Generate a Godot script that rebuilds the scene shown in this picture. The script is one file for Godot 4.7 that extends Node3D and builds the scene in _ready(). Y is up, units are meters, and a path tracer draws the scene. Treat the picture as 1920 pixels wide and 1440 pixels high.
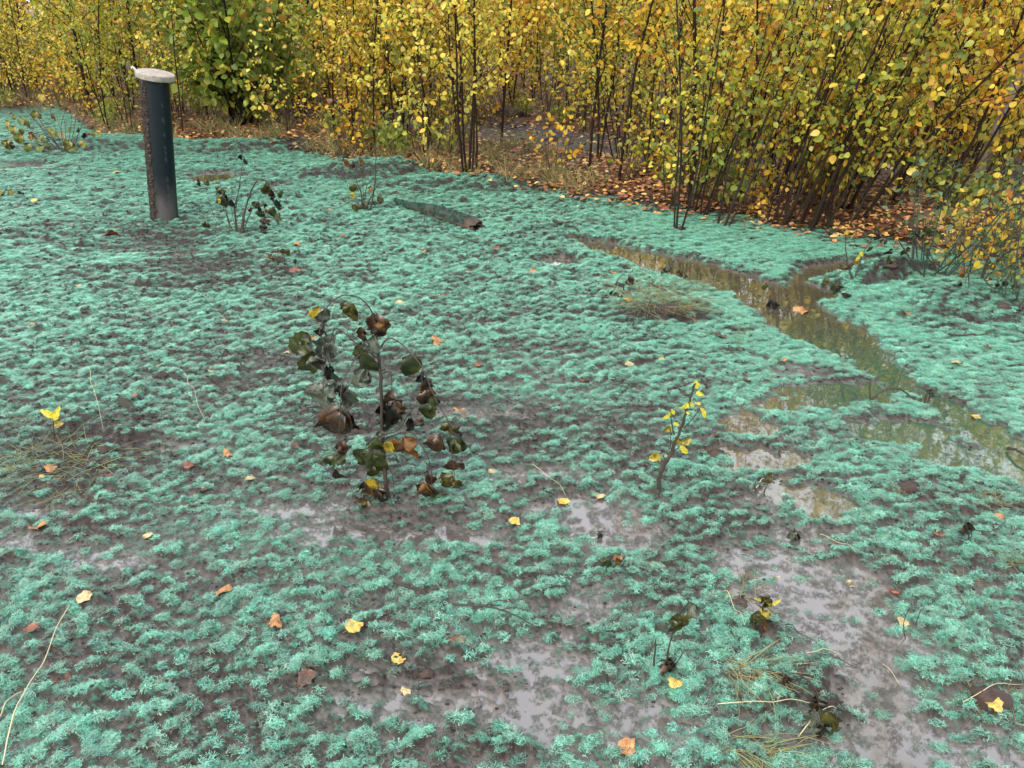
extends Node3D
# A wet field sprayed with green wood-fibre mulch, wilted saplings, a black standpipe, a muddy runnel, and an autumn birch thicket behind.

const TAU2 := PI * 2.0
var rng := RandomNumberGenerator.new()
var taken := {}
var n_lo := FastNoiseLite.new()
var n_lump := FastNoiseLite.new()
var n_mid := FastNoiseLite.new()
var n_fine := FastNoiseLite.new()
var n_patch := FastNoiseLite.new()
# edge of the sprayed area: azimuth, distance
var rim: Array = [Vector2(-0.589, 17.729), Vector2(-0.562, 17.124), Vector2(-0.529, 16.504), Vector2(-0.5, 15.628), Vector2(-0.486, 13.222), Vector2(-0.467, 12.129), Vector2(-0.437, 11.956), Vector2(-0.393, 11.427), Vector2(-0.329, 10.876), Vector2(-0.263, 10.109), Vector2(-0.213, 9.422), Vector2(-0.148, 8.777), Vector2(-0.075, 8.062), Vector2(0, 7.724), Vector2(0.083, 7.227), Vector2(0.165, 6.894), Vector2(0.232, 6.748), Vector2(0.298, 6.622), Vector2(0.363, 6.444), Vector2(0.425, 6.274), Vector2(0.484, 6.262), Vector2(0.539, 6.361), Vector2(0.601, 6.427), Vector2(0.664, 6.506)]
# the muddy runnel and its side arm: points, then half widths
var runnel: Array = [Vector2(0.449, -5.775), Vector2(0.775, -5.447), Vector2(1.07, -5.15), Vector2(1.341, -4.891), Vector2(1.547, -4.623), Vector2(1.626, -4.243), Vector2(1.703, -3.937), Vector2(1.782, -3.693), Vector2(1.834, -3.399), Vector2(1.88, -3.141), Vector2(1.951, -2.952), Vector2(1.989, -2.732), Vector2(2.097, -2.491)]
var runnel_w: Array = [0.06, 0.15, 0.18, 0.18, 0.17, 0.17, 0.2, 0.14, 0.08, 0.06, 0.08, 0.08, 0.09]
var arm: Array = [Vector2(1.609, -4.288), Vector2(1.883, -4.623), Vector2(2.118, -4.891), Vector2(2.5, -5.125), Vector2(2.757, -5.125)]
var arm_w: Array = [0.1, 0.15, 0.2, 0.14, 0.05]
# wet places: centre, half sizes across and along the view, depth of the hollow; open water where the last number is 1
var pools: Array = [
	[Vector2(1.003, -2.575), 0.15, 0.07, 0.05, 1], [Vector2(0.999, -2.866), 0.08, 0.12, 0.03, 1], [Vector2(1.479, -3.179), 0.22, 0.07, 0.03, 1], [Vector2(1.292, -3.062), 0.2, 0.06, 0.03, 1], [Vector2(0.832, -2.648), 0.08, 0.03, 0.03, 1], [Vector2(1.671, -3.168), 0.1, 0.1, 0.03, 1],
	[Vector2(1.626, -2.798), 0.2, 0.1, 0.024, 1], [Vector2(1.754, -2.615), 0.16, 0.08, 0.024, 1], [Vector2(1.91, -2.536), 0.13, 0.08, 0.026, 1], [Vector2(-3.122, -8.177), 0.28, 0.3, 0.035, 1], [Vector2(-2.303, -7.724), 0.1, 0.1, 0.03, 1], [Vector2(0.334, -5.187), 0.14, 0.1, 0.03, 1], [Vector2(-5.472, -8.776), 0.3, 0.2, 0.03, 1], [Vector2(-2.386, -5.353), 0.2, 0.1, 0.02, 1], [Vector2(2.159, -4.474), 0.0, 0.0, 0.02, 1], [Vector2(1.038, -2.365), 0.12, 0.06, 0.03, 1], [Vector2(1.121, -2.297), 0.08, 0.08, 0.03, 1],
	[Vector2(0.312, -2.17), 0.14, 0.14, 0.0276, 0], [Vector2(0.412, -2.096), 0.1, 0.08, 0.0234, 0], [Vector2(0.191, -2.281), 0.15, 0.05, 0.0159, 0], [Vector2(0.801, -1.958), 0.16, 0.1, 0.0276, 0], [Vector2(0.949, -2.096), 0.2, 0.06, 0.0234, 0], [Vector2(0.935, -1.81), 0.2, 0.15, 0.0276, 0], [Vector2(0.962, -1.635), 0.16, 0.12, 0.0276, 0], [Vector2(0.95, -1.464), 0.13, 0.13, 0.0276, 0], [Vector2(0.855, -1.301), 0.18, 0.1, 0.0276, 0], [Vector2(0.976, -1.256), 0.12, 0.06, 0.0255, 0], [Vector2(0.703, -1.786), 0.08, 0.06, 0.0234, 0],
	[Vector2(-1.627, -2.242), 0.115, 0.04, 0.0216, 0], [Vector2(-1.631, -2.067), 0.101, 0.056, 0.0183, 0], [Vector2(-1.325, -1.985), 0.18, 0.048, 0.0133, 0], [Vector2(0.073, -1.556), 0.158, 0.0717, 0.0141, 0], [Vector2(0.222, -1.763), 0.115, 0.08, 0.0149, 0], [Vector2(-0.251, -2.096), 0.288, 0.04, 0.0133, 0], [Vector2(-0.792, -2.248), 0.216, 0.048, 0.0116, 0], [Vector2(-0.651, -2.125), 0.18, 0.04, 0.0116, 0], [Vector2(-2.132, -5.125), 0.36, 0.24, 0.0199, 0], [Vector2(-2.625, -5.515), 0.36, 0.24, 0.0166, 0], [Vector2(0.143, -2.491), 0.216, 0.048, 0.0116, 0], [Vector2(-0.14, -2.962), 0.288, 0.048, 0.00995, 0], [Vector2(0.876, -2.281), 0.144, 0.048, 0.0149, 0], [Vector2(-0.358, -1.429), 0.144, 0.064, 0.00829, 0], [Vector2(0.32, -1.363), 0.144, 0.08, 0.0116, 0], [Vector2(-1.339, -2.689), 0.144, 0.048, 0.00995, 0], [Vector2(1.405, -3.399), 0.144, 0.08, 0.00995, 0], [Vector2(0, -1.396), 0.216, 0.08, 0.0116, 0], [Vector2(1.166, -1.256), 0.0864, 0.048, 0.0166, 0],
]
# low mounds: centre, half sizes, height
var mounds: Array = [[Vector2(2.345, -4.759), 0.42, 0.16, 0.14], [Vector2(2.617, -4.474), 0.5, 0.3, 0.07], [Vector2(2.728, -4.2), 0.45, 0.3, 0.08], [Vector2(-3.075, -9.96), 1.2, 0.35, 0.1], [Vector2(-1.482, -8.378), 0.8, 0.35, 0.12], [Vector2(-0.533, -7.775), 0.7, 0.3, 0.07], [Vector2(-5.294, -10.124), 1.0, 0.5, 0.12], [Vector2(0.868, -4.2), 0.28, 0.14, 0.05], [Vector2(0.825, -1.429), 0.1, 0.1, 0.02], [Vector2(0.279, -1.575), 0.1, 0.1, 0.01]]
var path_line: Array = [Vector2(-2.564, -12.951), Vector2(-1.646, -12.443), Vector2(-0.073, -11.024), Vector2(0.889, -10.208), Vector2(1.842, -9.424), Vector2(3.124, -8.872), Vector2(4.504, -8.497), Vector2(5.78, -8.149)]
# what shape() found last
var hy := 0.0
var open_water := 0.0
var inside := 0.0
var wet := 0.0
var scar := 0.0
var film := 0.0
var flat_side := 0.0
# places the jet missed: centre, half sizes
var scars: Array = [[Vector2(-2.769, -5.96), 0.5, 0.35], [Vector2(-3.357, -5.96), 0.8, 0.3], [Vector2(-1.924, -2.732), 0.4, 0.25], [Vector2(-1.73, -2.529), 0.4, 0.25], [Vector2(-2.047, -4.891), 0.7, 0.3], [Vector2(-0.48, -2.186), 0.3, 0.1], [Vector2(0.914, -4.115), 0.25, 0.1], [Vector2(-1.041, -3.399), 0.6, 0.2], [Vector2(-0.136, -2.866), 0.7, 0.25], [Vector2(-0.279, -1.464), 0.3, 0.12]]
var bare := 0.0
var on_path := 9.0


func _ready() -> void:
	rng.seed = 20231
	var cam := Camera3D.new()
	cam.name = "camera"
	cam.fov = rad_to_deg(2.0 * atan(720.0 / 1444.0))
	cam.near = 0.05
	cam.far = 900.0
	cam.position = Vector3(0, 1.6, 0)
	cam.rotation.x = -deg_to_rad(26.0)
	add_child(cam)
	var env := Environment.new()
	env.background_mode = Environment.BG_SKY
	var sm := ProceduralSkyMaterial.new()
	sm.sky_top_color = Color(0.86, 0.89, 0.93)
	sm.sky_horizon_color = Color(0.95, 0.95, 0.95)
	sm.sky_curve = 0.25
	sm.ground_bottom_color = Color(0.25, 0.22, 0.18)
	sm.ground_horizon_color = Color(0.5, 0.48, 0.44)
	sm.sun_angle_max = 1.0
	var sky := Sky.new()
	sky.sky_material = sm
	env.sky = sky
	env.background_energy_multiplier = 1.0
	env.tonemap_mode = Environment.TONE_MAPPER_LINEAR
	env.tonemap_exposure = 2.75
	env.sdfgi_enabled = true
	env.ssao_enabled = true
	env.ssil_enabled = true
	var we := WorldEnvironment.new()
	we.name = "sky"
	we.environment = env
	add_child(we)
	var sun := DirectionalLight3D.new()
	sun.name = "overcast_sun"
	sun.light_energy = 0.5
	sun.light_color = Color(1.0, 0.97, 0.92)
	sun.light_angular_distance = 25.0
	sun.shadow_enabled = true
	sun.rotation = Vector3(deg_to_rad(-42), deg_to_rad(-30), 0)
	add_child(sun)

	setup_noise()
	setup_materials()
	build_ground()
	build_litter()
	build_thicket()
	build_pipe()
	build_log()
	build_plants()
	build_small_things()


# ---------------------------------------------------------------- naming and tagging
func numbered(called: String) -> String:
	if not taken.has(called):
		taken[called] = 0
		return called
	taken[called] += 1
	return "%s_%03d" % [called, taken[called]]


func tag(o: Node, label: String, category := "", group := "") -> Node:
	if label != "":
		o.set_meta("label", label)
	if category != "":
		o.set_meta("category", category)
	if group != "":
		o.set_meta("group", group)
	return o


func thing(called: String, label: String, category: String, at: Vector2, group := "") -> Node3D:
	var o := Node3D.new()
	o.name = numbered(called)
	add_child(o, true)
	o.position = Vector3(at.x, height(at.x, at.y) - 0.006, at.y)
	tag(o, label, category, group)
	return o


func part(called: String, m: Mesh, mat: Material, parent: Node) -> MeshInstance3D:
	var o := MeshInstance3D.new()
	o.name = called if parent != self else numbered(called)
	o.mesh = m
	if mat:
		o.material_override = mat
	parent.add_child(o, true)
	return o


func copies(called: String, m: Mesh, mat: Material, places: Array, tints: PackedColorArray, parent: Node) -> MultiMeshInstance3D:
	var mm := MultiMesh.new()
	mm.transform_format = MultiMesh.TRANSFORM_3D
	mm.use_colors = true
	mm.mesh = m
	mm.instance_count = places.size()
	for i in places.size():
		mm.set_instance_transform(i, places[i])
		mm.set_instance_color(i, tints[i])
	var o := MultiMeshInstance3D.new()
	o.name = called if parent != self else numbered(called)
	o.multimesh = mm
	o.material_override = mat
	o.set_meta("kind", "stuff")
	parent.add_child(o, true)
	return o


# ---------------------------------------------------------------- materials
var m_mud: StandardMaterial3D
var m_water: StandardMaterial3D
var m_film: StandardMaterial3D
var m_fibre: StandardMaterial3D
var m_leaf: StandardMaterial3D
var m_wilt: StandardMaterial3D
var m_litter: StandardMaterial3D
var m_bark: StandardMaterial3D
var m_bark_dark: StandardMaterial3D
var m_bark_pale: StandardMaterial3D
var m_straw: StandardMaterial3D
var m_pipe: StandardMaterial3D
var m_cap: StandardMaterial3D
var m_soil: StandardMaterial3D
var m_wood: StandardMaterial3D
var m_asphalt: StandardMaterial3D


func noise(seed_: int, freq: float, octaves := 3, kind := FastNoiseLite.TYPE_SIMPLEX_SMOOTH) -> FastNoiseLite:
	var n := FastNoiseLite.new()
	n.seed = seed_
	n.frequency = freq
	n.noise_type = kind
	n.fractal_octaves = octaves
	if octaves < 2:
		n.fractal_type = FastNoiseLite.FRACTAL_NONE
	return n


func setup_noise() -> void:
	n_lo = noise(3, 0.55, 3)
	n_lump = noise(5, 8.5, 2)
	n_mid = noise(7, 21.0, 2)
	n_fine = noise(11, 52.0, 1)
	n_patch = noise(13, 1.7, 3)


func tex(n: FastNoiseLite, size := 512, bump := false, strength := 4.0, ramp: Gradient = null) -> NoiseTexture2D:
	var t := NoiseTexture2D.new()
	t.width = size
	t.height = size
	t.seamless = true
	t.noise = n
	t.as_normal_map = bump
	t.bump_strength = strength
	if ramp:
		t.color_ramp = ramp
	return t


func ramp(stops: Array) -> Gradient:
	var g := Gradient.new()
	var offs := PackedFloat32Array()
	var cols := PackedColorArray()
	for s in stops:
		offs.append(s[0])
		cols.append(s[1])
	g.offsets = offs
	g.colors = cols
	return g


func mat(rough: float, vertex := true, color := Color.WHITE) -> StandardMaterial3D:
	var m := StandardMaterial3D.new()
	m.roughness = rough
	m.vertex_color_use_as_albedo = vertex
	m.albedo_color = color
	m.cull_mode = BaseMaterial3D.CULL_DISABLED
	return m


func setup_materials() -> void:
	var grain := tex(noise(21, 0.03, 5), 512, false, 1.0, ramp([[0.0, Color(0.72, 0.71, 0.7)], [0.5, Color(0.95, 0.95, 0.95)], [1.0, Color(1, 1, 1)]]))
	var rough_bump := tex(noise(22, 0.045, 5), 512, true, 5.0)
	m_mud = mat(0.6)
	m_mud.metallic_specular = 0.35
	m_mud.albedo_texture = grain
	m_mud.normal_enabled = true
	m_mud.normal_texture = rough_bump
	m_mud.normal_scale = 0.35
	m_mud.uv1_triplanar = true
	m_mud.uv1_world_triplanar = true
	m_mud.uv1_scale = Vector3(2.6, 2.6, 2.6)
	m_water = mat(0.03)
	m_water.metallic_specular = 1.0
	m_water.clearcoat_enabled = true
	m_water.clearcoat = 1.0
	m_water.clearcoat_roughness = 0.02
	m_water.normal_enabled = true
	m_water.normal_texture = tex(noise(23, 0.018, 2), 512, true, 1.2)
	m_water.normal_scale = 0.22
	m_water.uv1_triplanar = true
	m_water.uv1_world_triplanar = true
	m_water.uv1_scale = Vector3(0.9, 0.9, 0.9)
	m_film = m_water.duplicate()
	m_film.roughness = 0.07
	m_film.normal_scale = 0.12
	m_fibre = mat(0.4)
	m_fibre.backlight_enabled = true
	m_fibre.backlight = Color(0.25, 0.25, 0.25)
	m_leaf = mat(0.45)
	m_leaf.backlight_enabled = true
	m_leaf.backlight = Color(1, 1, 1)
	m_wilt = mat(0.4)
	m_wilt.albedo_texture = tex(noise(27, 0.035, 4), 256, false, 1.0, ramp([[0.0, Color(0.45, 0.42, 0.4)], [0.42, Color(0.7, 0.68, 0.66)], [0.55, Color(1, 1, 1)], [1.0, Color(1, 1, 1)]]))
	m_wilt.uv1_triplanar = true
	m_wilt.uv1_scale = Vector3(1.6, 1.6, 1.6)
	m_wilt.backlight_enabled = true
	m_wilt.backlight = Color(0.25, 0.25, 0.25)
	m_litter = mat(0.5)
	m_bark = mat(0.9)
	m_bark.metallic_specular = 0.25
	m_bark_dark = mat(0.7, false, Color(0.2, 0.165, 0.135))
	m_bark_pale = mat(0.7)
	m_straw = mat(0.6)
	m_straw.backlight_enabled = true
	m_straw.backlight = Color(0.4, 0.4, 0.4)
	m_pipe = mat(0.42)
	m_pipe.metallic_specular = 0.35
	m_pipe.normal_enabled = true
	m_pipe.normal_texture = tex(noise(25, 0.02, 3), 256, true, 1.0)
	m_pipe.normal_scale = 0.12
	m_cap = mat(0.6)
	m_cap.albedo_texture = tex(noise(26, 0.06, 4), 256, false, 1.0, ramp([[0.0, Color(0.45, 0.42, 0.38)], [0.25, Color(0.85, 0.83, 0.8)], [0.45, Color(0.95, 0.95, 0.95)], [1.0, Color(1, 1, 1)]]))
	m_cap.uv1_triplanar = true
	m_cap.uv1_scale = Vector3(3, 3, 3)
	m_soil = mat(0.85)
	m_soil.albedo_texture = grain
	m_soil.uv1_triplanar = true
	m_soil.uv1_scale = Vector3(8, 8, 8)
	m_wood = mat(0.7)
	m_wood.normal_enabled = true
	m_wood.normal_texture = rough_bump
	m_wood.uv1_triplanar = true
	m_wood.uv1_scale = Vector3(3, 9, 9)
	m_asphalt = mat(0.5)
	m_asphalt.albedo_texture = grain
	m_asphalt.uv1_triplanar = true
	m_asphalt.uv1_world_triplanar = true
	m_asphalt.uv1_scale = Vector3(1.5, 1.5, 1.5)


# ---------------------------------------------------------------- mesh building
class Shape:
	var v := PackedVector3Array()
	var n := PackedVector3Array()
	var c := PackedColorArray()
	var i := PackedInt32Array()

	func vert(p: Vector3, nn: Vector3, col: Color) -> int:
		v.append(p)
		n.append(nn)
		c.append(col)
		return v.size() - 1

	func tri(a: int, b: int, d: int) -> void:
		i.append(a)
		i.append(b)
		i.append(d)

	func quad(a: int, b: int, d: int, e: int) -> void:
		tri(a, b, d)
		tri(a, d, e)

	func tube(pts: PackedVector3Array, radii: PackedFloat32Array, sides: int, cols: PackedColorArray, closed := false) -> void:
		var first := v.size()
		var m := pts.size()
		var side := Vector3.RIGHT
		for k in m:
			var d := (pts[mini(k + 1, m - 1)] - pts[maxi(k - 1, 0)]).normalized()
			side = side - d * side.dot(d)
			if side.length() < 0.05:
				side = d.cross(Vector3.FORWARD if absf(d.z) < 0.9 else Vector3.UP)
			side = side.normalized()
			var up := d.cross(side)
			for s in sides:
				var a := TAU * s / sides
				var o := side * cos(a) + up * sin(a)
				vert(pts[k] + o * radii[k], o, cols[mini(k, cols.size() - 1)])
		for k in m - 1:
			for s in sides:
				var a := first + k * sides + s
				var b := first + k * sides + (s + 1) % sides
				quad(a, b, b + sides, a + sides)
		if closed:
			var t := vert(pts[m - 1], (pts[m - 1] - pts[m - 2]).normalized(), cols[mini(m - 1, cols.size() - 1)])
			for s in sides:
				tri(first + (m - 1) * sides + s, first + (m - 1) * sides + (s + 1) % sides, t)

	func box(at: Vector3, half: Vector3, b: Basis, col: Color) -> void:
		for axis in 3:
			for sgn in [-1.0, 1.0]:
				var nn := Vector3.ZERO
				nn[axis] = sgn
				var u := Vector3.ZERO
				u[(axis + 1) % 3] = 1.0
				var w := Vector3.ZERO
				w[(axis + 2) % 3] = 1.0
				var q := []
				for e in [[-1, -1], [1, -1], [1, 1], [-1, 1]]:
					q.append(vert(at + b * ((nn + u * e[0] + w * e[1]) * half), b * nn, col))
				if sgn > 0:
					quad(q[0], q[3], q[2], q[1])
				else:
					quad(q[0], q[1], q[2], q[3])

	func mesh() -> ArrayMesh:
		# front faces run clockwise: turn round those that do not agree with their normals
		for k in range(0, i.size(), 3):
			var p := v[i[k]]
			if (v[i[k + 1]] - p).cross(v[i[k + 2]] - p).dot(n[i[k]] + n[i[k + 1]] + n[i[k + 2]]) > 0.0:
				var keep := i[k + 1]
				i[k + 1] = i[k + 2]
				i[k + 2] = keep
		var a := []
		a.resize(Mesh.ARRAY_MAX)
		a[Mesh.ARRAY_VERTEX] = v
		a[Mesh.ARRAY_NORMAL] = n
		a[Mesh.ARRAY_COLOR] = c
		a[Mesh.ARRAY_INDEX] = i
		var am := ArrayMesh.new()
		am.add_surface_from_arrays(Mesh.PRIMITIVE_TRIANGLES, a)
		return am


func r(a: float, b: float) -> float:
	return rng.randf_range(a, b)


func rvec() -> Vector3:
	return Vector3(r(-1, 1), r(-1, 1), r(-1, 1))


func shade(c: Color, k: float) -> Color:
	return Color(c.r * k, c.g * k, c.b * k)


func along(pts: PackedVector3Array, t: float) -> Vector3:
	var x := clampf(t, 0, 1) * (pts.size() - 1)
	var k := mini(int(x), pts.size() - 2)
	return pts[k].lerp(pts[k + 1], x - k)


func towards(d: Vector3, normal: Vector3) -> Basis:
	# z along d, y near the normal
	var z := d.normalized()
	var x := normal.cross(z)
	if x.length() < 0.01:
		x = Vector3.RIGHT.cross(z) + Vector3(0.01, 0, 0)
	x = x.normalized()
	return Basis(x, z.cross(x), z)


# ---------------------------------------------------------------- the lie of the land
func line_distance(p: Vector2, line: Array, widths: Array) -> float:
	# how far inside the widest reach of the line, in half widths: 1 on the line, 0 at its bank
	var best := -9.0
	for k in line.size() - 1:
		var a: Vector2 = line[k]
		var b: Vector2 = line[k + 1]
		var ab := b - a
		var t := clampf((p - a).dot(ab) / ab.length_squared(), 0, 1)
		var w: float = lerpf(widths[k], widths[k + 1], t)
		best = maxf(best, 1.0 - p.distance_to(a + ab * t) / maxf(w, 0.01))
	return best


func rim_at(az: float) -> float:
	if az <= rim[0].x:
		return rim[0].y
	for k in rim.size() - 1:
		if az < rim[k + 1].x:
			return lerpf(rim[k].y, rim[k + 1].y, (az - rim[k].x) / (rim[k + 1].x - rim[k].x))
	return rim[rim.size() - 1].y


func shape(x: float, z: float) -> void:
	var rad := sqrt(x * x + z * z)
	var az := atan2(x, -z)
	var lo := n_lo.get_noise_2d(x, z)
	var p := Vector2(x, z)
	inside = rim_at(az) - rad + 0.22 * n_patch.get_noise_2d(x * 1.4, z * 1.4) * clampf(rad / 6.0, 0.2, 1.0)
	if z > 0.5:
		inside = 4.0
	var far := smoothstep(2.5, 6.5, rad)
	wet = 0.0
	scar = 0.0
	film = 0.0
	open_water = 0.0
	var drop := 0.0
	var rise := 0.0
	if rad < 18.0:
		var wob := Vector2(n_patch.get_noise_2d(x * 4.0, z * 4.0), n_patch.get_noise_2d(x * 4.0 + 50.0, z * 4.0)) * 0.07
		var q := p + wob
		if x > 0.3 and rad < 7.5:
			var ch := maxf(line_distance(q, runnel, runnel_w), line_distance(q, arm, arm_w))
			if ch > -0.6:
				var k := smoothstep(-0.5, 0.4, ch)
				open_water = maxf(open_water, k)
				drop = maxf(drop, 0.085 * k)
				wet = maxf(wet, 0.35 * smoothstep(-0.6, 0.0, ch))
		for w in pools:
			var e: Vector2 = q - w[0]
			if absf(e.x) < w[1] * 1.8 and absf(e.y) < w[2] * 1.8:
				var k := 1.0 - smoothstep(0.35, 1.6, sqrt((e.x / w[1]) ** 2 + (e.y / w[2]) ** 2))
				drop = maxf(drop, w[3] * k * (1.6 if w[4] else 1.0))
				wet = maxf(wet, k)
				if not w[4]:
					film = maxf(film, smoothstep(0.4, 0.85, k))
				if w[4]:
					open_water = maxf(open_water, smoothstep(0.1, 0.7, k))
		for w in scars:
			var e: Vector2 = q - w[0]
			if absf(e.x) < w[1] * 1.8 and absf(e.y) < w[2] * 1.8:
				scar = maxf(scar, 0.42 * (1.0 - smoothstep(0.3, 1.7, sqrt((e.x / w[1]) ** 2 + (e.y / w[2]) ** 2))))
		for w in mounds:
			var e: Vector2 = q - w[0]
			if absf(e.x) < w[1] * 1.8 and absf(e.y) < w[2] * 1.8:
				rise += w[3] * (1.0 - smoothstep(0.2, 1.5, sqrt((e.x / w[1]) ** 2 + (e.y / w[2]) ** 2)))
	var lump := n_lump.get_noise_2d(x * 0.72, z * 1.15)
	lump = lump * 0.6 + 0.4 * (absf(lump) * 2.0 - 0.3)
	var scale_mix := clampf(0.5 + 1.3 * n_patch.get_noise_2d(x * 1.3 + 70.0, z * 1.3), 0.0, 1.0)
	lump = lerpf(lump, n_lump.get_noise_2d(x * 1.7 + 9.0, z * 2.3) * 0.75, scale_mix)
	var mid := n_mid.get_noise_2d(x, z)
	var fine := n_fine.get_noise_2d(x, z)
	flat_side = smoothstep(0.3, 1.6, x) * smoothstep(2.2, 4.0, rad)
	var amp := (1.0 - 0.4 * wet) * (1.0 - 0.5 * flat_side)
	var outside := smoothstep(0.0, 0.5, -inside)
	var rough := ((0.034 + 0.012 * far) * lump + 0.015 * mid + 0.006 * fine) * amp
	bare = lump * 0.8 + mid * 0.55 + fine * 0.2
	hy = 0.012 + 0.012 * lo + 0.024 * far + rough - drop + rise
	hy += outside * (0.05 + 0.03 * lo)
	var floor_ := -0.07 * open_water - 0.014 * film
	if hy < floor_ + 0.003:
		hy = floor_ + 0.003 * exp((hy - floor_ - 0.003) * 120.0) + 0.0006 * mid
	on_path = 9.0
	if inside < 0.0 and rad < 30.0:
		on_path = 9.0
		for k in path_line.size() - 1:
			var a: Vector2 = path_line[k]
			var ab: Vector2 = path_line[k + 1] - a
			var t := clampf((p - a).dot(ab) / ab.length_squared(), 0, 1)
			on_path = minf(on_path, p.distance_to(a + ab * t))
		hy = lerpf(0.03, hy, smoothstep(0.5, 0.95, on_path))


func height(x: float, z: float) -> float:
	shape(x, z)
	return maxf(hy, 0.0) if open_water > 0.2 else hy


var teal := Color(0.096, 0.36, 0.247)


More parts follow.
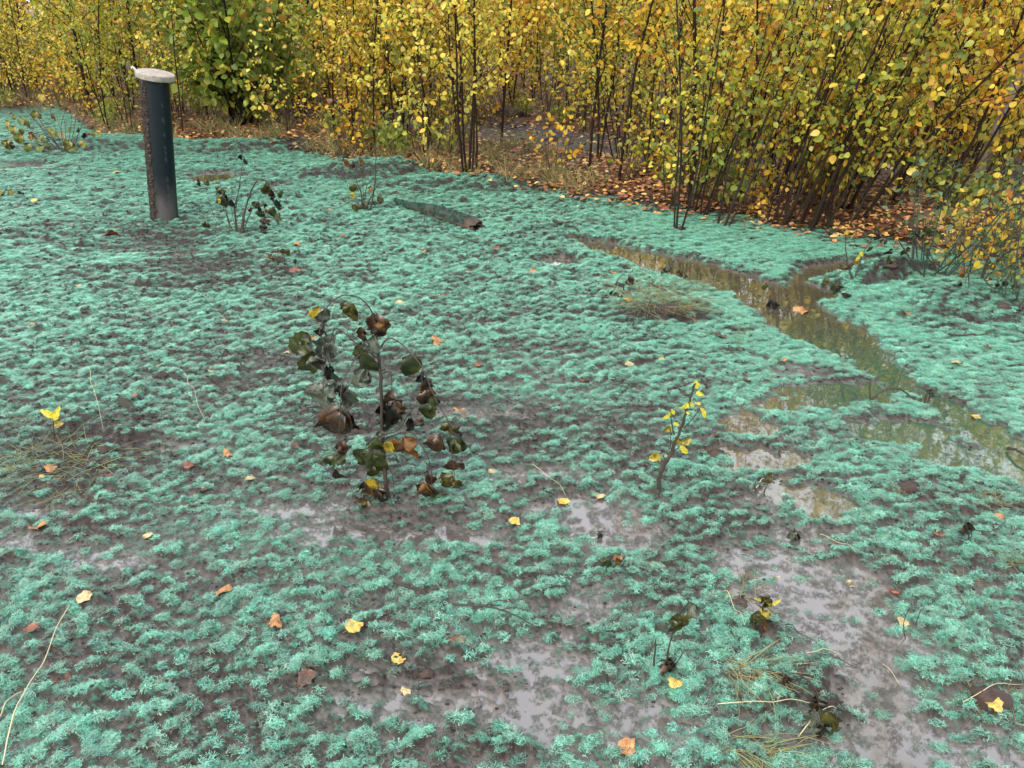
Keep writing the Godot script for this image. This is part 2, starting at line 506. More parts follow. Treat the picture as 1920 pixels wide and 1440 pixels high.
func build_ground() -> void:
	# one sheet in rings: fine before the camera, coarse behind it and towards the horizon
	var angles := PackedFloat32Array()
	var a := -PI
	while a < PI - 0.001:
		angles.append(a)
		a += 0.0034 if absf(a) < 0.86 else 0.08
	var radii := PackedFloat32Array([0.15, 0.5, 0.8, 1.0])
	var rr := 1.1
	while rr < 15.6:
		radii.append(rr)
		rr *= 1.0043
	while rr < 620.0:
		radii.append(rr)
		rr *= 1.07
	var na := angles.size()
	var nr := radii.size()
	var pos := PackedVector3Array()
	var col := PackedColorArray()
	var cover := PackedFloat32Array()
	var water := PackedFloat32Array()
	var films := PackedFloat32Array()
	films.resize(na * nr)
	pos.resize(na * nr)
	col.resize(na * nr)
	cover.resize(na * nr)
	water.resize(na * nr)
	for j in nr:
		for i in na:
			var x := sin(angles[i]) * radii[j]
			var z := -cos(angles[i]) * radii[j]
			shape(x, z)
			var k := j * na + i
			pos[k] = Vector3(x, hy, z)
			water[k] = open_water
			films[k] = film
			var far := smoothstep(2.2, 6.0, radii[j])
			var patch := n_patch.get_noise_2d(x, z * 1.6)
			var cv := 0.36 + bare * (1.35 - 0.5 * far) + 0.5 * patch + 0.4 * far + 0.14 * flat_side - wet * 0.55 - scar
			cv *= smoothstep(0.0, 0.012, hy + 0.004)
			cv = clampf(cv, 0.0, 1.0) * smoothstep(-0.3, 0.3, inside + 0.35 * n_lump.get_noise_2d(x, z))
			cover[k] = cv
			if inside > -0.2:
				var shaded_soil := smoothstep(0.002, 0.016, hy)
				var mud := Color(0.105, 0.088, 0.083).lerp(Color(0.15, 0.132, 0.127), smoothstep(0.2, 0.7, wet)).lerp(Color(0.027, 0.0185, 0.0155), shaded_soil)  # exposed soil, darkened further so its colour carries the shade of its faces
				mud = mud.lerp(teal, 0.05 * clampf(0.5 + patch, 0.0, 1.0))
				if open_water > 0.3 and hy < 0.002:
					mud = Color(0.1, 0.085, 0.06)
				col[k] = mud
			else:
				var s := 0.5 + 0.5 * n_mid.get_noise_2d(x * 0.4, z * 0.4)
				col[k] = Color(0.045, 0.027, 0.016).lerp(Color(0.11, 0.055, 0.026), s)
				if on_path < 0.75:
					col[k] = Color(0.06, 0.058, 0.06)
	# directional cover: the far-side jet left viewer-facing slopes bare, and their shade is coloured into the soil
	var nor := PackedVector3Array()
	nor.resize(na * nr)
	for j in nr:
		for i in na:
			var k := j * na + i
			var kl := j * na + (i + na - 1) % na
			var kr := j * na + (i + 1) % na
			var kd := maxi(j - 1, 0) * na + i
			var ku := mini(j + 1, nr - 1) * na + i
			var nn := (pos[kr] - pos[kl]).cross(pos[ku] - pos[kd])
			nn = nn.normalized()
			if nn.y < 0:
				nn = -nn
			nor[k] = nn
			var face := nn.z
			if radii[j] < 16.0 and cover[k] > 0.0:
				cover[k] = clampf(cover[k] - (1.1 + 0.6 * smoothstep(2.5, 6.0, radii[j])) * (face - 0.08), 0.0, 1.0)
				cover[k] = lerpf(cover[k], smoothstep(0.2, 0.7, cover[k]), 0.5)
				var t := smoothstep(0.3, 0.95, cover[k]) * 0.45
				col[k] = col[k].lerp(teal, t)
	var idx := PackedInt32Array()
	for j in nr - 1:
		for i in na:
			var k := j * na + i
			var k2 := j * na + (i + 1) % na
			idx.append_array([k, k + na, k2, k2, k + na, k2 + na])
	var arr := []
	arr.resize(Mesh.ARRAY_MAX)
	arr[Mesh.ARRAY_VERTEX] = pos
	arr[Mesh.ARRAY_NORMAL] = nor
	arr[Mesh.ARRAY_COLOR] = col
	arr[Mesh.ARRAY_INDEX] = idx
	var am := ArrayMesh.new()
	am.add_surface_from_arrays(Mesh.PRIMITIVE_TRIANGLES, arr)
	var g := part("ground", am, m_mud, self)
	g.set_meta("kind", "structure")
	tag(g, "muddy field sprayed green, running into the leafy floor of the thicket")
	# standing water wherever the ground dips below its level: the runnel with its side arm, and the small pools
	var seen := PackedByteArray()
	seen.resize(na * nr)
	var runs := [Shape.new(), Shape.new(), Shape.new()]
	for j in nr - 1:
		if radii[j] > 13.0 or radii[j] < 1.0:
			continue
		for i in na - 1:
			var k := j * na + i
			var q := [k, k + 1, k + 1 + na, k + na]
			var low := 9.0
			var open := 0.0
			var slick := 0.0
			for e in q:
				low = minf(low, pos[e].y)
				open = maxf(open, water[e])
				slick = maxf(slick, films[e])
			if open <= 0.02 and slick > 0.02 and low < 0.003:
				var ids := []
				for e in q:
					ids.append(runs[2].vert(Vector3(pos[e].x, 0.0015, pos[e].z), Vector3.UP, shade(Color(0.092, 0.077, 0.069), 1.0 + 0.2 * n_patch.get_noise_2d(pos[e].x * 2.0, pos[e].z * 3.0))))
				runs[2].quad(ids[0], ids[1], ids[2], ids[3])
			elif open > 0.02 and low < 0.004:
				var p := Vector2(pos[k].x, pos[k].z)
				var which := 0 if p.x > 0.3 and maxf(line_distance(p, runnel, runnel_w), line_distance(p, arm, arm_w)) > -1.1 else 1
				var s: Shape = runs[which]
				var ids := []
				for e in q:
					var deep := clampf(-pos[e].y / 0.05, 0.0, 1.0)
					var green := smoothstep(1.0, 1.6, pos[e].x) * smoothstep(-4.4, -3.3, pos[e].z)
					var c := Color(0.1, 0.084, 0.056).lerp(Color(0.066, 0.056, 0.036), deep).lerp(Color(0.03, 0.075, 0.048), green * 0.9)
					ids.append(s.vert(Vector3(pos[e].x, 0.0025, pos[e].z), Vector3.UP, c))
				s.quad(ids[0], ids[1], ids[2], ids[3])
	var w1 := part("muddy_runnel", runs[0].mesh(), m_water, self)
	w1.set_meta("kind", "structure")
	tag(w1, "brown runnel of standing water crossing the green field to the right")
	var w2 := part("puddles", runs[1].mesh(), m_water, self)
	w2.name = "puddle"
	w2.set_meta("kind", "structure")
	tag(w2, "small brown pools scattered over the sprayed mud")

	var w3 := part("muddy_film", runs[2].mesh(), m_film, self)
	w3.set_meta("kind", "structure")
	tag(w3, "shallow grey sheets of muddy water lying between the green tufts")

	# the mulch itself: tufts of dyed wood fibre lying on the covered ground
	var kinds := []
	for k in 6:
		kinds.append(fibre_tuft(k))
	var places := [[], [], [], [], [], []]
	var tints := [PackedColorArray(), PackedColorArray(), PackedColorArray(), PackedColorArray(), PackedColorArray(), PackedColorArray()]
	for j in nr - 1:
		if radii[j] < 1.0 or radii[j] > 15.0:
			continue
		var step := radii[j + 1] - radii[j]
		for i in na - 1:
			if absf(angles[i]) > 0.86:
				continue
			var k := j * na + i
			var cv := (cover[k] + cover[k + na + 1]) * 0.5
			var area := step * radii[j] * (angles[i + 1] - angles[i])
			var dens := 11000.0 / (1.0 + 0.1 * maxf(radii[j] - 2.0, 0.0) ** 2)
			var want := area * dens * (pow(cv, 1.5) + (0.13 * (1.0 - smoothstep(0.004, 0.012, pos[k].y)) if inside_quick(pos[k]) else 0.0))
			var count := int(want) + (1 if rng.randf() < want - int(want) else 0)
			for m in count:
				var u := rng.randf()
				var w := rng.randf()
				var p: Vector3 = pos[k].lerp(pos[k + 1], u).lerp(pos[k + na].lerp(pos[k + na + 1], u), w)
				if p.y < 0.0015:
					if water[k] > 0.4 and rng.randf() < 0.93:
						continue
					p.y = 0.003
				var sc := r(0.5, 0.95) * (1.0 + 0.09 * maxf(radii[j] - 2.0, 0.0))
				var b := Basis(Vector3.UP, rng.randf() * TAU2)
				b = towards(b.z, nor[k]).scaled(Vector3(sc, sc * r(0.35, 1.0) * (0.35 + 0.65 * cv), sc))
				var which := rng.randi() % 6
				places[which].append(Transform3D(b, p))
				# fibres down in the slurry are coated with it, those on the lumps are clean
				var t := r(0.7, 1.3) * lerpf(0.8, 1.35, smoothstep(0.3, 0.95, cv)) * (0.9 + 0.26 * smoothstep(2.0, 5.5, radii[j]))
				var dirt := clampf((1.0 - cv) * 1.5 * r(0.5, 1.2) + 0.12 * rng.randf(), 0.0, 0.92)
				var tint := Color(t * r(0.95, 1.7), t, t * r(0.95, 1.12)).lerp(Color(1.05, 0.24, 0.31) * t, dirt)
				tints[which].append(tint)
	# bare soil crumbs showing between the tufts
	var crumbs := []
	var crumb_tints := PackedColorArray()
	for j in nr - 1:
		if radii[j] < 1.0 or radii[j] > 10.5:
			continue
		for i in na - 1:
			var k := j * na + i
			if absf(angles[i]) > 0.86 or pos[k].y < 0.006 or cover[k] > 0.75 or not inside_quick(pos[k]):
				continue
			var area := (radii[j + 1] - radii[j]) * radii[j] * (angles[i + 1] - angles[i])
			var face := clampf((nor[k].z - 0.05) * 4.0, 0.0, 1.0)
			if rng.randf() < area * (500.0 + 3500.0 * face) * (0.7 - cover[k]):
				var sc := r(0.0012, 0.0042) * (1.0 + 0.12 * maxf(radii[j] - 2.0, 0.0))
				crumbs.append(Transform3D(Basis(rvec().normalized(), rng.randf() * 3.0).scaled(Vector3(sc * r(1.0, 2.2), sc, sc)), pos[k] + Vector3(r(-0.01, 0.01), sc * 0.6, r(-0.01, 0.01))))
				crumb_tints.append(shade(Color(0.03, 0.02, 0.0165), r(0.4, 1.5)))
	tag(copies("soil_crumbs", crumb_mesh(), m_soil, crumbs, crumb_tints, self), "dark crumbs of bare soil between the tufts of green mulch", "soil")
	print("crumbs ", crumbs.size())
	var mulch := Node3D.new()
	mulch.name = "wood_fibre_mulch"
	mulch.set_meta("kind", "stuff")
	tag(mulch, "bright green wood fibre mulch matted over the mud", "mulch")
	add_child(mulch)
	var total := 0
	for k in 6:
		copies("fibre_mat", kinds[k], m_fibre, places[k], tints[k], mulch)
		total += places[k].size()
	print("mulch tufts ", total, " ground tris ", idx.size() / 3)


func crumb_mesh() -> ArrayMesh:
	var lump := Shape.new()
	for a in 5:
		for b in 6:
			var v := PI * a / 4.0
			var d := Vector3(sin(v) * cos(TAU * b / 6.0), cos(v), sin(v) * sin(TAU * b / 6.0))
			lump.vert(d * r(0.65, 1.2), d, Color.WHITE)
	for a in 4:
		for b in 6:
			lump.quad(a * 6 + b, a * 6 + (b + 1) % 6, a * 6 + 6 + (b + 1) % 6, a * 6 + 6 + b)
	return lump.mesh()


func inside_quick(p: Vector3) -> bool:
	return rim_at(atan2(p.x, -p.z)) > Vector2(p.x, p.z).length()


func fibre_tuft(k: int) -> ArrayMesh:
	var s := Shape.new()
	for f in 34:
		var d := Vector3(r(-1, 1), 0, r(-1, 1)).normalized()
		var at := Vector3(d.z, 0, -d.x).rotated(Vector3.UP, r(-1.2, 1.2)) * 0.021 * sqrt(rng.randf()) + Vector3(0, r(0, 0.0045), 0)
		if rng.randf() < 0.5:
			at = Vector3(r(-1, 1), 0, r(-1, 1)) * 0.016 + Vector3(0, r(0.001, 0.006), 0)
		var len := r(0.006, 0.02)
		var rise := r(-0.15, 0.35)
		if rng.randf() < 0.12:
			rise = r(0.4, 0.9)
		var bend := r(-1.6, 1.6)
		var w := r(0.0004, 0.0009)
		var tint := r(0.4, 1.55)
		var c := shade(teal, tint)
		if rng.randf() < 0.16:
			c = Color(0.17, 0.35, 0.26)
		var pr := []
		for q in 3:
			var t := q / 2.0
			var dd := d.rotated(Vector3.UP, bend * t)
			var p := at + dd * len * (t - 0.5) + Vector3(0, (rise * t - 0.6 * t * t * rise) * len, 0)
			var side := dd.cross(Vector3.UP) * w * (1.0 - 0.55 * t)
			var up := (Vector3.UP * 1.2 + rvec() * 0.35).normalized()
			pr.append([s.vert(p - side, up, c), s.vert(p + side, up, c)])
		for q in 2:
			s.quad(pr[q][0], pr[q][1], pr[q + 1][1], pr[q + 1][0])
	return s.mesh()


# ---------------------------------------------------------------- leaves
func leaf_mesh(kind: String, seed_: int) -> ArrayMesh:
	# length 1 along z, face up along y
	var g := RandomNumberGenerator.new()
	g.seed = seed_ * 77 + 5
	var s := Shape.new()
	var nl := 7
	var width := 0.42
	var fold := 0.25
	var curl := 0.3
	var crumple := 0.0
	var base := Color(0.6, 0.4, 0.04)
	var spot := base
	var spots := 0.0
	match kind:
		"birch":
			nl = 5
			width = 0.36
			fold = g.randf_range(0.1, 0.4)
			curl = g.randf_range(0.0, 0.4)
			base = Color.WHITE
			spot = base
		"green_wilt":
			width = 0.46; fold = 0.35; curl = 0.7; crumple = 0.09
			base = Color(0.024, 0.034, 0.01); spot = Color(0.07, 0.08, 0.016); spots = 0.4
		"olive_wilt":
			width = 0.48; fold = 0.3; curl = 0.6; crumple = 0.08
			base = Color(0.085, 0.075, 0.013); spot = Color(0.03, 0.018, 0.008); spots = 0.45
		"green_fresh_wilt":
			width = 0.42; fold = 0.3; curl = 0.5; crumple = 0.06
			base = Color(0.1, 0.14, 0.03); spot = Color(0.24, 0.24, 0.05); spots = 0.4
		"olive_fresh_wilt":
			width = 0.44; fold = 0.3; curl = 0.5; crumple = 0.06
			base = Color(0.26, 0.25, 0.045); spot = Color(0.13, 0.09, 0.025); spots = 0.35
		"brown_wilt":
			width = 0.42; fold = 0.5; curl = 0.9; crumple = 0.11
			base = Color(0.065, 0.027, 0.01); spot = Color(0.02, 0.012, 0.008); spots = 0.5
		"orange_wilt":
			width = 0.42; fold = 0.4; curl = 0.8; crumple = 0.1
			base = Color(0.22, 0.095, 0.02); spot = Color(0.07, 0.03, 0.012); spots = 0.45
		"yellow_wilt":
			width = 0.44; fold = 0.3; curl = 0.6; crumple = 0.08
			base = Color(0.42, 0.33, 0.03); spot = Color(0.16, 0.1, 0.02); spots = 0.4
		"dark_wilt":
			width = 0.36; fold = 0.7; curl = 1.0; crumple = 0.12
			base = Color(0.02, 0.014, 0.01); spot = Color(0.01, 0.008, 0.007); spots = 0.5
		"coated_wilt":
			width = 0.42; fold = 0.4; curl = 0.7; crumple = 0.1
			base = Color(0.15, 0.18, 0.145); spot = Color(0.06, 0.06, 0.04); spots = 0.5
		"fallen_yellow":
			width = 0.46; fold = 0.12; curl = 0.25; crumple = 0.05
			base = Color(0.68, 0.48, 0.09); spot = Color(0.5, 0.24, 0.08); spots = 0.4
		"fallen_pale":
			width = 0.4; fold = 0.15; curl = 0.3; crumple = 0.05
			base = Color(0.62, 0.5, 0.26); spot = Color(0.42, 0.26, 0.1); spots = 0.35
		"fallen_red":
			width = 0.46; fold = 0.2; curl = 0.35; crumple = 0.06
			base = Color(0.3, 0.09, 0.045); spot = Color(0.15, 0.05, 0.03); spots = 0.4
		"fallen_orange":
			width = 0.44; fold = 0.25; curl = 0.5; crumple = 0.08
			base = Color(0.5, 0.24, 0.09); spot = Color(0.3, 0.12, 0.04); spots = 0.4
		"fallen_brown":
			width = 0.44; fold = 0.3; curl = 0.6; crumple = 0.1
			base = Color(0.13, 0.06, 0.035); spot = Color(0.07, 0.032, 0.02); spots = 0.5
		"bright_yellow":
			width = 0.27; fold = 0.35; curl = 0.5; crumple = 0.04
			base = Color(0.72, 0.62, 0.07); spot = Color(0.5, 0.4, 0.04); spots = 0.3
	var wilt := kind != "birch"
	var na := 5 if wilt else 3
	var grid := []
	var bn := noise(seed_ * 13 + 1, 1.6, 2)
	for k in nl:
		var t := float(k) / (nl - 1)
		var w := width * pow(sin(PI * pow(clampf(t * 0.97 + 0.03, 0, 1), 0.72)), 0.75)
		if k == nl - 1:
			w = 0.0
		var ang := curl * (t - 0.2)
		var row := []
		for j in na:
			var u := j / float(na - 1) * 2.0 - 1.0
			var edge := absf(u) > 0.9
			var ww := w
			if edge and wilt:
				ww *= 1.0 + (0.16 if k % 2 else -0.1) + g.randf_range(-0.06, 0.06)
			var p := Vector3(u * ww * cos(fold * absf(u)), absf(u) * ww * sin(fold), t)
			p.y -= sin(ang) * t * 0.5
			p.z = t * (1.0 - 0.15 * absf(ang))
			p += Vector3(bn.get_noise_3d(p.x, p.z, 0.0), bn.get_noise_3d(p.x, p.z, 9.0) * 1.6, bn.get_noise_3d(p.x, p.z, 18.0)) * crumple * 2.0
			var b := clampf(0.5 + 1.5 * bn.get_noise_3d(p.x * 1.7, p.z * 1.7, 40.0), 0, 1)
			var c := base.lerp(spot, smoothstep(1.0 - spots, 1.05 - spots * 0.6, b))
			if wilt and absf(u) < 0.1:
				c = c.lerp(Color(base.g, base.g, base.b), 0.25)
			c = shade(c, g.randf_range(0.85, 1.15) if wilt else 1.0)
			row.append([p, c])
		grid.append(row)
	for k in nl:
		for j in na:
			var p: Vector3 = grid[k][j][0]
			var dz: Vector3 = grid[mini(k + 1, nl - 1)][j][0] - grid[maxi(k - 1, 0)][j][0]
			var dx: Vector3 = grid[mini(k, nl - 2)][mini(j + 1, na - 1)][0] - grid[mini(k, nl - 2)][maxi(j - 1, 0)][0]
			var nn := dz.cross(dx)
			nn = nn.normalized() if nn.length() > 1e-6 else Vector3.UP
			s.vert(p, nn if nn.y > 0 else -nn, grid[k][j][1])
	for k in nl - 1:
		for j in na - 1:
			var a := k * na + j
			s.quad(a, a + 1, a + 1 + na, a + na)
	if kind != "birch":
		var gp := PackedVector3Array([Vector3(0, 0.02, -0.28), Vector3(0, 0, 0), Vector3(0, 0.01, 0.25)])
		s.tube(gp, PackedFloat32Array([0.014, 0.014, 0.008]), 3, PackedColorArray([shade(base, 0.8)]))
	return s.mesh()


var leaf_cache := {}


func leaf_of(kind: String, variant: int) -> ArrayMesh:
	var key := kind + str(variant)
	if not leaf_cache.has(key):
		leaf_cache[key] = leaf_mesh(kind, variant + kind.length() * 31)
	return leaf_cache[key]


func wleaf(parent: Node3D, at: Vector3, d: Vector3, kind: String) -> void:
	var size := d.length()
	if "wilt" in kind:
		size = clampf(size * 1.12, 0.038, 0.15)
	var face := Vector3(r(-0.6, 0.6), r(0.0, 0.5), 1.0)
	var b := towards(d, face.normalized()).scaled_local(Vector3(size * r(0.75, 1.0), size * r(0.8, 1.2), size))
	var o := part("leaf", leaf_of(kind, rng.randi() % 4), m_wilt if "wilt" in kind else m_leaf, parent)
	o.transform = Transform3D(b, at)
	if kind in ["dark_wilt", "brown_wilt", "green_wilt", "coated_wilt", "olive_wilt"] and rng.randf() < 0.8:
		var q := part("leaf", leaf_of(kind, rng.randi() % 4), m_wilt, parent)
		q.transform = Transform3D(towards(d.normalized() + rvec() * 0.5 + Vector3(0, -0.3, 0), (face + rvec()).normalized()).scaled_local(Vector3(0.8, 1, 1) * size * r(0.55, 0.85)), at + rvec() * 0.012)


func smooth_line(pts: Array, per := 4) -> PackedVector3Array:
	var c := Curve3D.new()
	var out := PackedVector3Array()
	var m := pts.size()
	for k in m - 1:
		var p0: Vector3 = pts[maxi(k - 1, 0)]
		var p1: Vector3 = pts[k]
		var p2: Vector3 = pts[k + 1]
		var p3: Vector3 = pts[mini(k + 2, m - 1)]
		for q in per:
			out.append(p1.cubic_interpolate(p2, p0, p3, q / float(per)))
	out.append(pts[m - 1])
	return out


func stem(parent: Node3D, pts: Array, r0: float, r1: float, m: Material, called := "stem") -> void:
	var line := smooth_line(pts)
	var rad := PackedFloat32Array()
	for k in line.size():
		rad.append(lerpf(r0, r1, k / float(line.size() - 1)) * r(0.85, 1.15))
		if k > 0 and k < line.size() - 1:
			line[k] += rvec() * r0 * 0.35
	var s := Shape.new()
	s.tube(line, rad, 6, PackedColorArray([Color(0.05, 0.036, 0.026)]), true)
	part(called, s.mesh(), m, parent)


# ---------------------------------------------------------------- trees
var pal_yellow := [[0.38, Color(0.82, 0.66, 0.1)], [0.16, Color(0.76, 0.48, 0.05)], [0.08, Color(0.5, 0.23, 0.03)], [0.23, Color(0.52, 0.52, 0.09)], [0.1, Color(0.17, 0.2, 0.035)], [0.05, Color(0.7, 0.58, 0.18)]]
var pal_gold := [[0.4, Color(0.78, 0.55, 0.05)], [0.26, Color(0.72, 0.4, 0.035)], [0.18, Color(0.44, 0.17, 0.022)], [0.1, Color(0.4, 0.36, 0.05)], [0.06, Color(0.25, 0.1, 0.03)]]
var pal_lime := [[0.3, Color(0.5, 0.44, 0.04)], [0.34, Color(0.3, 0.33, 0.045)], [0.2, Color(0.15, 0.21, 0.04)], [0.1, Color(0.62, 0.36, 0.03)], [0.06, Color(0.3, 0.12, 0.03)]]
var pal_green := [[0.4, Color(0.23, 0.3, 0.05)], [0.32, Color(0.34, 0.38, 0.07)], [0.12, Color(0.12, 0.18, 0.035)], [0.11, Color(0.46, 0.4, 0.05)], [0.04, Color(0.5, 0.26, 0.04)]]
var pal_splashed := [[0.46, Color(0.09, 0.14, 0.05)], [0.14, Color(0.11, 0.2, 0.12)], [0.2, Color(0.3, 0.3, 0.05)], [0.1, Color(0.5, 0.36, 0.05)], [0.08, Color(0.07, 0.06, 0.03)]]


func pick(pal: Array) -> Color:
	var x := rng.randf()
	for e in pal:
		x -= e[0]
		if x <= 0:
			return shade(e[1], r(0.75, 1.15))
	return shade(pal[0][1], r(0.75, 1.15))


func grow(from: Vector3, d: Vector3, length: float, n: int, wobble: float, lift: float) -> PackedVector3Array:
	var out := PackedVector3Array([from])
	var p := from
	for k in n:
		d = (d + rvec() * wobble + Vector3(0, lift, 0)).normalized()
		p += d * length / n
		out.append(p)
	return out


func make_tree(called: String, o: Dictionary) -> Node3D:
	var t := Node3D.new()
	t.name = numbered(called)
	add_child(t, true)
	var h: float = o.h
	var wood := Shape.new()
	var spots := []
	var bark: Color = o.get("bark", Color(0.022, 0.014, 0.010))
	var low: float = o.get("low", 0.15)
	var leafy: float = o.get("leafy", 1.0)
	var lsize: float = o.get("leaf", 0.048)
	for st in int(o.get("stems", 1)):
		var trunk := Shape.new()
		var a := rng.randf() * TAU2
		var sp: float = o.get("spread", 0.0) * r(0.4, 1.0)
		var d := Vector3(cos(a) * sp, 1.0, sin(a) * sp).normalized()
		var hh := h * (1.0 if st == 0 else r(0.55, 0.98))
		var r0: float = o.get("thick", 0.003) * hh + 0.0025
		var foot := Vector3(cos(a), 0, sin(a)) * minf(0.05 * st * 0.5, 0.12) + Vector3(0, -0.04, 0)
		var pts := grow(foot, d, hh, 11, 0.07, 0.02 if sp < 0.3 else 0.05)
		var rad := PackedFloat32Array()
		var cols := PackedColorArray()
		for k in pts.size():
			var q := k / float(pts.size() - 1)
			rad.append(r0 * pow(1.0 - q * 0.88, 0.9))
			var c := bark
			if o.get("pale", false):
				c = Color(0.34, 0.3, 0.26).lerp(bark, 0.75 if rng.randf() < 0.25 else r(0.0, 0.25)).lerp(bark, smoothstep(0.55, 0.9, q))
			cols.append(shade(c, r(0.8, 1.2)))
		trunk.tube(pts, rad, 7, cols)
		part("trunk", trunk.mesh(), m_bark, t)
		var nb := int(hh * float(o.get("branches", 9.0)))
		for b in nb:
			var q := low + (1.0 - low) * (b + rng.randf()) / nb
			var p := along(pts, q)
			var ba := b * 2.4 + rng.randf() * 1.2
			var rise: float = o.get("rise", 0.85)
			var bd := Vector3(cos(ba), rise * r(0.6, 1.3), sin(ba)).normalized()
			var bl := (hh * float(o.get("reach", 0.24)) * (1.0 - q * 0.8) + 0.12) * r(0.6, 1.15)
			var bp := grow(p, bd, bl, 4, 0.14, 0.05)
			var br := r0 * (1.0 - q * 0.8) * 0.42
			wood.tube(bp, PackedFloat32Array([br, br * 0.8, br * 0.6, br * 0.42, br * 0.25]), 4, PackedColorArray([shade(bark, r(0.7, 1.1))]))
			var lines := [bp]
			for w in int(2 + bl * 4.0):
				var tp := along(bp, r(0.25, 0.95))
				var td := (bd + rvec() * 0.8).normalized()
				var tl := bl * r(0.25, 0.5)
				var tw := grow(tp, td, tl, 2, 0.2, 0.0)
				wood.tube(tw, PackedFloat32Array([br * 0.4, br * 0.3, br * 0.18]), 3, PackedColorArray([shade(bark, r(0.7, 1.1))]))
				lines.append(tw)
			for l in lines:
				var len: float = l[0].distance_to(l[l.size() - 1])
				var cnt := int(len / float(o.get("gap", 0.038)) * leafy * r(0.6, 1.25) + rng.randf())
				for k in cnt:
					var lp := along(l, r(0.15, 1.0))
					var ld := (rvec() * 0.9 + Vector3(0, -0.55, 0) + bd * 0.3).normalized()
					spots.append([lp + ld * lsize * 0.3, ld])
	if wood.v.size():
		var br := part("branch", wood.mesh(), m_bark, t)
		br.set_meta("kind", "stuff")
	var places := []
	var tints := PackedColorArray()
	var pal: Array = o.pal
	var own := int(o.get("own", 0))
	var sorted := []
	for k in spots.size():
		sorted.append([spots[k][0].z - absf(spots[k][0].y - 0.9) * 0.35, k])
	sorted.sort_custom(func(x, y): return x[0] > y[0])
	for e in sorted.size():
		var sp: Array = spots[sorted[e][1]]
		var b := towards(sp[1], (rvec() + Vector3(0, 0.6, 0)).normalized()).scaled_local(Vector3.ONE * lsize * r(0.55, 1.35))
		var c := pick(pal)
		if e < own:
			var lf := part("leaf", leaf_of("birch", rng.randi() % 3), leaf_paint(c), t)
			lf.transform = Transform3D(b, sp[0])
		else:
			places.append(Transform3D(b, sp[0]))
			tints.append(c)
	if places.size():
		copies("foliage", leaf_of("birch", rng.randi() % 3), m_leaf, places, tints, t)
	return t


var paints := {}


func leaf_paint(c: Color) -> StandardMaterial3D:
	var s := c.linear_to_srgb()
	var key := "%d_%d_%d" % [int(s.r * 12), int(s.g * 12), int(s.b * 6)]
	if not paints.has(key):
		var m: StandardMaterial3D = m_leaf.duplicate()
		m.albedo_color = Color((int(s.r * 12) + 0.5) / 12.0, (int(s.g * 12) + 0.5) / 12.0, (int(s.b * 6) + 0.3) / 6.0)
		paints[key] = m
	return paints[key]


var protos := []
var used := []


func plant_tree(kind: int, at: Vector2, yaw: float, lean: float, size: float, label: String, category: String, group := "") -> Node3D:
	var o: Node3D = protos[kind]
	if used[kind]:
		var base := String(o.name)
		o = o.duplicate()
		o.name = numbered(base.left(-4) if base.substr(base.length() - 4, 1) == "_" and base.right(3).is_valid_int() else base)
		add_child(o, true)
	used[kind] = true
	o.remove_meta("group")
	tag(o, label, category, group)
	o.transform = Transform3D((Basis(Vector3.BACK, -deg_to_rad(lean)) * Basis(Vector3.UP, yaw)).scaled_local(Vector3.ONE * size), Vector3(at.x, height(at.x, at.y), at.y))
	return o


